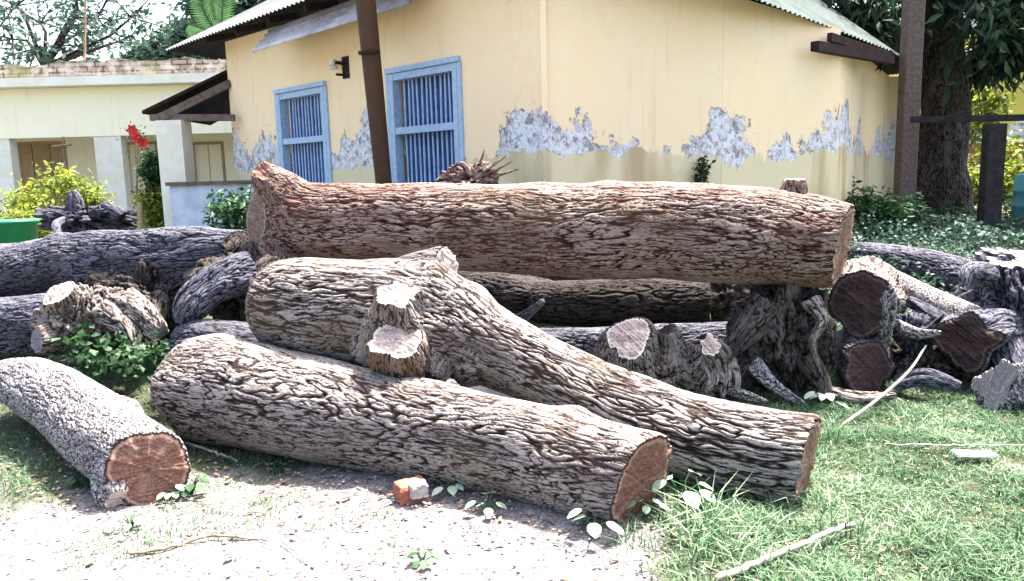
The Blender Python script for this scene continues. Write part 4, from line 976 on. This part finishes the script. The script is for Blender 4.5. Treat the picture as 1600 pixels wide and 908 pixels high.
cover('undergrowth', 'low green undergrowth beyond the fence and between the houses', 16000, (-9, 16), (11.5, 22), .0, .3, .14, 'leaf_mid', 182, dens=lambda x, y: np.where((x > 5.5) | (x < -4.5), 1, 0), wid=.6)
cover('leaf_litter', 'dry brown fallen leaves under the dark tree', 3500, (6, 10.5), (11.6, 14.5), .0, .03, .14, 'leaf_lime', 183, wid=.6).data.materials[0] = leafmat('dry_leaves', (.10, .05, .03), (.36, .20, .12), (.60, .48, .38), .1)

def grass(name, label, n, xr_, yr_, seed, dens, hlo, hhi, wbl=.0035):
    r = np.random.default_rng(seed); x = r.uniform(*xr_, n); y = r.uniform(*yr_, n)
    m_ = r.uniform(size=n) < dens(x, y); x, y = x[m_], y[m_]; N = len(x)
    clp = fbm(x * 3.2, y * 3.2, 0, seed, 2)
    h = r.uniform(hlo, hhi, N) * (1 + .7 * clp) * (.4 + .7 * green_at(x, y)); a = r.uniform(0, 2 * math.pi, N); lean = r.uniform(.3, 1.8, N) * h
    d = np.stack([np.cos(a), np.sin(a), 0 * a], 1); s = np.stack([-np.sin(a), np.cos(a), 0 * a], 1) * (wbl * r.uniform(.6, 1.5, N))[:, None]
    b = np.stack([x, y, gz(x, y) - .008], 1); m1 = b + d * (lean * .3)[:, None]; m1[:, 2] += h * .6; m2 = b + d * lean[:, None]; m2[:, 2] += h * r.uniform(.55, 1.0, N)
    V = np.stack([b - s, b + s, m1 + s * .8, m1 - s * .8, m2], 1).reshape(-1, 3); i = np.arange(N)[:, None] * 5
    dry = fbm(x * 1.4, y * 1.4, 0, seed + 4, 2)
    tone = np.clip(r.normal(.48, .22, N) + .35 * dry, 0, 1)
    o = mk(name, V, [i + [0, 1, 2, 3], i + [3, 2, 4]], M['grass'], None, {'tone': np.repeat(tone, 5)}, smooth=False)
    return tag(o, label, 'grass', kind='stuff')
grass('grass', 'green and straw coloured grass growing round the logs', 430000, (-4.2, 4.6), (2.2, 7.0), 191, lambda x, y: (green_at(x, y) ** 1.6) * np.where(y < 4.6, 1, .6), .016, .052, .0021)
grass('tall_grass', 'longer arching grass between the two sawn log ends', 11000, (.25, 2.6), (2.4, 4.6), 192, lambda x, y: sstep(0, .2, x - .3) * np.clip(np.exp(-((x - .75) / .45) ** 2 - ((y - 3.05) / .4) ** 2) + .35 * (fbm(x * 2, y * 2, 0, 8, 2) > .25), 0, 1), .05, .15, .0028)

# gravel and litter
def gravel():
    r = np.random.default_rng(201); n = 5200; x = r.uniform(-3, 2.5, n); y = r.uniform(2.2, 5, n); m_ = r.uniform(size=n) < (1.05 - green_at(x, y)); x, y = x[m_], y[m_]; N = len(x)
    s = r.uniform(.003, .011, N) ** 1.0; base = np.array([(1, 0, 0), (0, 1, 0), (-1, 0, 0), (0, -1, 0), (0, 0, .7), (0, 0, -.4)], float)
    V = base[None] * s[:, None, None] * r.uniform(.6, 1.4, (N, 6, 1)); V = V + np.stack([x, y, gz(x, y) + .008], 1)[:, None]
    f = np.array([(0, 1, 4), (1, 2, 4), (2, 3, 4), (3, 0, 4), (1, 0, 5), (2, 1, 5), (3, 2, 5), (0, 3, 5)])
    o = mk('gravel', V.reshape(-1, 3), (np.arange(N)[:, None, None] * 6 + f[None]).reshape(-1, 3), M['mortar'], None, smooth=False); tag(o, 'small pale stones scattered on the bare dirt', 'gravel', kind='stuff')
gravel()
def litter():
    r = np.random.default_rng(202); n = 700; x = r.uniform(-3, 2.6, n); y = r.uniform(2.3, 5, n); mb = MB()
    for i in range(n):
        L_ = r.uniform(.02, .10); a = r.uniform(0, 3.14); p = np.array([x[i], y[i], gz(x[i], y[i]) + .013]); d = np.array([math.cos(a), math.sin(a), r.uniform(-.04, .15)])
        mb.tube([p, p + d * L_ * .5 + r.normal(size=3) * [.004, .004, .001], p + d * L_], [.0016, .0015, .001], 3, False)
    o = mb.build('twig_litter', M['twig']); tag(o, 'tiny broken twigs littering the dirt', 'litter', kind='stuff')
litter()
def chips():
    r = np.random.default_rng(203); n = 5200; x = r.uniform(-3, 2.8, n); y = r.uniform(2.3, 5.4, n)
    front = np.interp(x, [-3, -1.7, -.4, .5, 1.5, 2.8], [3.6, 3.9, 3.5, 2.95, 3.1, 4.6]); m_ = r.uniform(size=n) < .12 + np.exp(-np.abs(y - front) / .25); x, y = x[m_], y[m_]; N = len(x)
    a = r.uniform(0, 6.3, N); L_ = r.uniform(.004, .02, N); Wd = L_ * r.uniform(.2, .6, N); d = np.stack([np.cos(a), np.sin(a), r.uniform(-.15, .3, N)], 1); s_ = np.stack([-np.sin(a), np.cos(a), r.uniform(-.25, .25, N)], 1)
    b = np.stack([x, y, gz(x, y) + .012], 1); o_ = np.array([(-1, -1, 0), (1, -.6, 0), (.8, 1, 0), (-.7, .8, 0), (-1, -1, 1), (1, -.6, 1), (.8, 1, 1), (-.7, .8, 1)], float)
    V = b[:, None] + o_[None, :, :1] * (d * L_[:, None])[:, None] + o_[None, :, 1:2] * (s_ * Wd[:, None])[:, None] + o_[None, :, 2:] * np.array([0, 0, .004])
    f = np.array([(3, 2, 1, 0), (4, 5, 6, 7), (0, 1, 5, 4), (1, 2, 6, 5), (2, 3, 7, 6), (3, 0, 4, 7)])
    o = mk('bark_chips', V.reshape(-1, 3), (np.arange(N)[:, None, None] * 8 + f[None]).reshape(-1, 4), M['twig'], None, smooth=False); tag(o, 'brown bark chips shed on the ground along the front logs', 'bark chips', kind='stuff')
chips()

# ------------------------------------------------------------------ small single things
def gtube(name, label, cat, px, rad, mat, lift=.02, n=8):
    pts = [G(u, v) + np.array([0, 0, lift + (k or 0)]) for (u, v, k) in px]
    q_, _ = resample([(*p, r) for p, r in zip(pts, np.broadcast_to(rad, (len(pts),)))], 24)
    rr_ = np.random.default_rng(len(label)); q_[:, :3] += rr_.normal(size=(24, 3)) * .0025
    t = thing(name, pts[0], label, cat); mb = MB(); mb.tube(q_[:, :3], q_[:, 3], n); mb.build('shaft', M[mat], t, smooth=True); return t
gtube('stick', 'long straight bleached stick lying in the grass at the bottom right', 'stick', [(1120, 925, 0), (1220, 885, .01), (1332, 840, .03)], [.013, .012, .010], 'stick', .03)
gtube('stick', 'bent grey stick lying on the dirt at the bottom left', 'stick', [(205, 877, 0), (270, 860, 0), (330, 847, 0), (418, 850, 0)], [.007, .007, .006, .004], 'twig', .012)
gtube('twig', 'thin curved twig on the dirt right of the bent grey stick', 'twig', [(440, 852, 0), (458, 868, 0), (482, 888, 0)], [.004, .003, .003], 'twig', .01)
gtube('twig', 'short pale twig between the speckled log and the front log', 'twig', [(288, 698, 0), (330, 712, 0), (372, 728, 0)], [.008, .008, .006], 'stick', .015)
gtube('twig', 'long thin straw-coloured stem lying on the grass near the right edge', 'twig', [(1380, 712, .02), (1490, 716, .03), (1600, 713, .03)], [.004, .004, .003], 'stick', .03)
t = thing('leaning_stick', P(1318, 662, 4.35), 'thin pale curved stick leaning from the grass up to the purplish sawn end', 'stick')
q_, _ = resample([(*P(1316, 664, 4.3), .009), (*P(1370, 625, 4.5), .009), (*P(1420, 580, 4.75), .008), (*P(1447, 540, 4.95), .006)], 24)
mb = MB(); mb.tube(q_[:, :3], q_[:, 3], 8); mb.build('shaft', M['stick'], t, smooth=True)
t = thing('leaning_stick', P(1255, 650, 4.6), 'short pale splinter lying on the roots at the foot of the prop stump', 'stick')
# brick piece
q = G(640, 785)
t = thing('brick', q, 'broken piece of red brick with mortar beside the front log', 'brick')
bv = []
r = np.random.default_rng(12)
def lumpbox(c, h, rot, seed, n=10, chip=.16):
    c_, s_ = math.cos(rot), math.sin(rot); R_ = np.array([[c_, -s_, 0], [s_, c_, 0], [0, 0, 1]]); Vs_ = []; Fs_ = []
    g = np.linspace(-1, 1, n)
    for ax in range(3):
        for sg in (-1, 1):
            A_, B_ = np.meshgrid(g, g, indexing='ij'); D_ = np.zeros((n, n, 3)); D_[..., ax] = sg; D_[..., (ax + 1) % 3] = A_ * sg; D_[..., (ax + 2) % 3] = B_
            k = len(Vs_) * n * n; Vs_.append(D_); Fs_.append(grid_faces(n, n, False) + k)
    V = np.concatenate([v.reshape(-1, 3) for v in Vs_])
    ln = np.linalg.norm(V, axis=1, keepdims=True); V = V * (1 - .06 * np.clip(ln - 1.15, 0, 1))
    V = V * (1 + chip * fbm(V[:, 0] * 1.3, V[:, 1] * 1.3, V[:, 2] * 1.3, seed, 3)[:, None])
    return (V * np.array(h)) @ R_.T + c, np.concatenate(Fs_)
V, Fq = lumpbox(q + [0, .02, .045], (.065, .055, .045), .5, 3); mk('body', V, Fq, M['brick'], t, smooth=False)
V, Fq = lumpbox(q + [.035, .005, .062], (.042, .05, .032), .5, 5); mk('mortar', V, Fq, M['mortar'], t, smooth=False)
q = G(1522, 726); t = thing('paper_scrap', q, 'flat white scrap lying in the grass near the right edge', 'scrap')
V, Fq = lumpbox(q + [0, 0, .05], (.085, .03, .008), -.1, 9, 12, .3); mk('sheet', V, Fq, M['white_scrap'], t, smooth=True)
# broad pale weeds
def weed(u, v, label, sz, seed, mat='leaf_white', nl=7):
    q = G(u, v); t = thing('broadleaf_weed', q, label, 'weed'); r = np.random.default_rng(seed); mb = MB()
    for k in range(nl):
        a = k * 2.4 + r.uniform(-.3, .3); h = sz * r.uniform(.5, 1.25); out = sz * r.uniform(.25, .8)
        tip = q + np.array([math.cos(a) * out, math.sin(a) * out, h]); mid = (q + tip) / 2 + [0, 0, h * .25]
        mb.tube([q, mid, tip], [.0035, .003, .002], 5)
        L_ = sz * r.uniform(.55, .8); d = np.array([math.cos(a), math.sin(a) - .3, -.25]); d /= np.linalg.norm(d); s = np.cross(d, [0, 0, 1]); s /= np.linalg.norm(s)
        n5 = 6; V = []
        for i in range(n5 + 1):
            f = i / n5; wd = L_ * .42 * math.sin(math.pi * min(1, f * .92 + .06)) ** .7; c_ = tip + d * L_ * f + np.array([0, 0, -.25 * L_ * f * f])
            V += [c_ - s * wd + [0, 0, .12 * wd], c_, c_ + s * wd + [0, 0, .12 * wd]]
        Fq = []
        for i in range(n5): Fq += [(3 * i, 3 * i + 1, 3 * i + 4, 3 * i + 3), (3 * i + 1, 3 * i + 2, 3 * i + 5, 3 * i + 4)]
        mk('leaf', np.array(V), np.array(Fq), M[mat], t, {'tone': np.full(len(V), r.uniform(.2, 1))})
    mb.build('stem', M['leaf_mid'], t, attrs={'tone': np.full(sum(len(v) for v in mb.V), .6)})
weed(705, 778, 'pale leafed weed beside the brick piece', .075, 1)
weed(762, 806, 'pale leafed weed on the dirt under the middle of the front log', .07, 2)
weed(925, 848, 'pale leafed weed at the foot of the front log near its sawn end', .10, 3)
weed(1062, 800, 'pale leafed weed between the two sawn log ends', .12, 4)
weed(1010, 812, 'pale leafed weed touching the sawn end of the front log', .07, 12)
weed(535, 712, 'tiny green weed at the shaded foot of the front log', .04, 5, 'leaf_teal')
weed(605, 722, 'tiny green weed left of the brick piece', .045, 6, 'leaf_teal')
weed(300, 775, 'green weed at the right of the speckled log end', .075, 7, 'leaf_mid', 12)
weed(270, 785, 'green weed touching the round end of the speckled log', .06, 8, 'leaf_white', 9)
weed(205, 830, 'small bright weed in front of the speckled log', .05, 9, 'leaf_white', 8)
weed(660, 888, 'green weed near the bottom edge below the brick piece', .05, 10, 'leaf_mid', 10)
weed(125, 765, 'green weed at the left foot of the speckled log', .06, 11, 'leaf_mid', 9)
weed(1290, 640, 'leafy weed just beyond the right sawn end of the forked log', .10, 13, 'leaf_white', 10)

# drop the helper custom property and empty leftovers
for o in list(bpy.data.objects):
    if '_w' in o: del o['_w']
for o in [o for o in bpy.data.objects if o.type == 'EMPTY' and not any(c_.parent == o for c_ in bpy.data.objects)]:
    bpy.data.objects.remove(o)
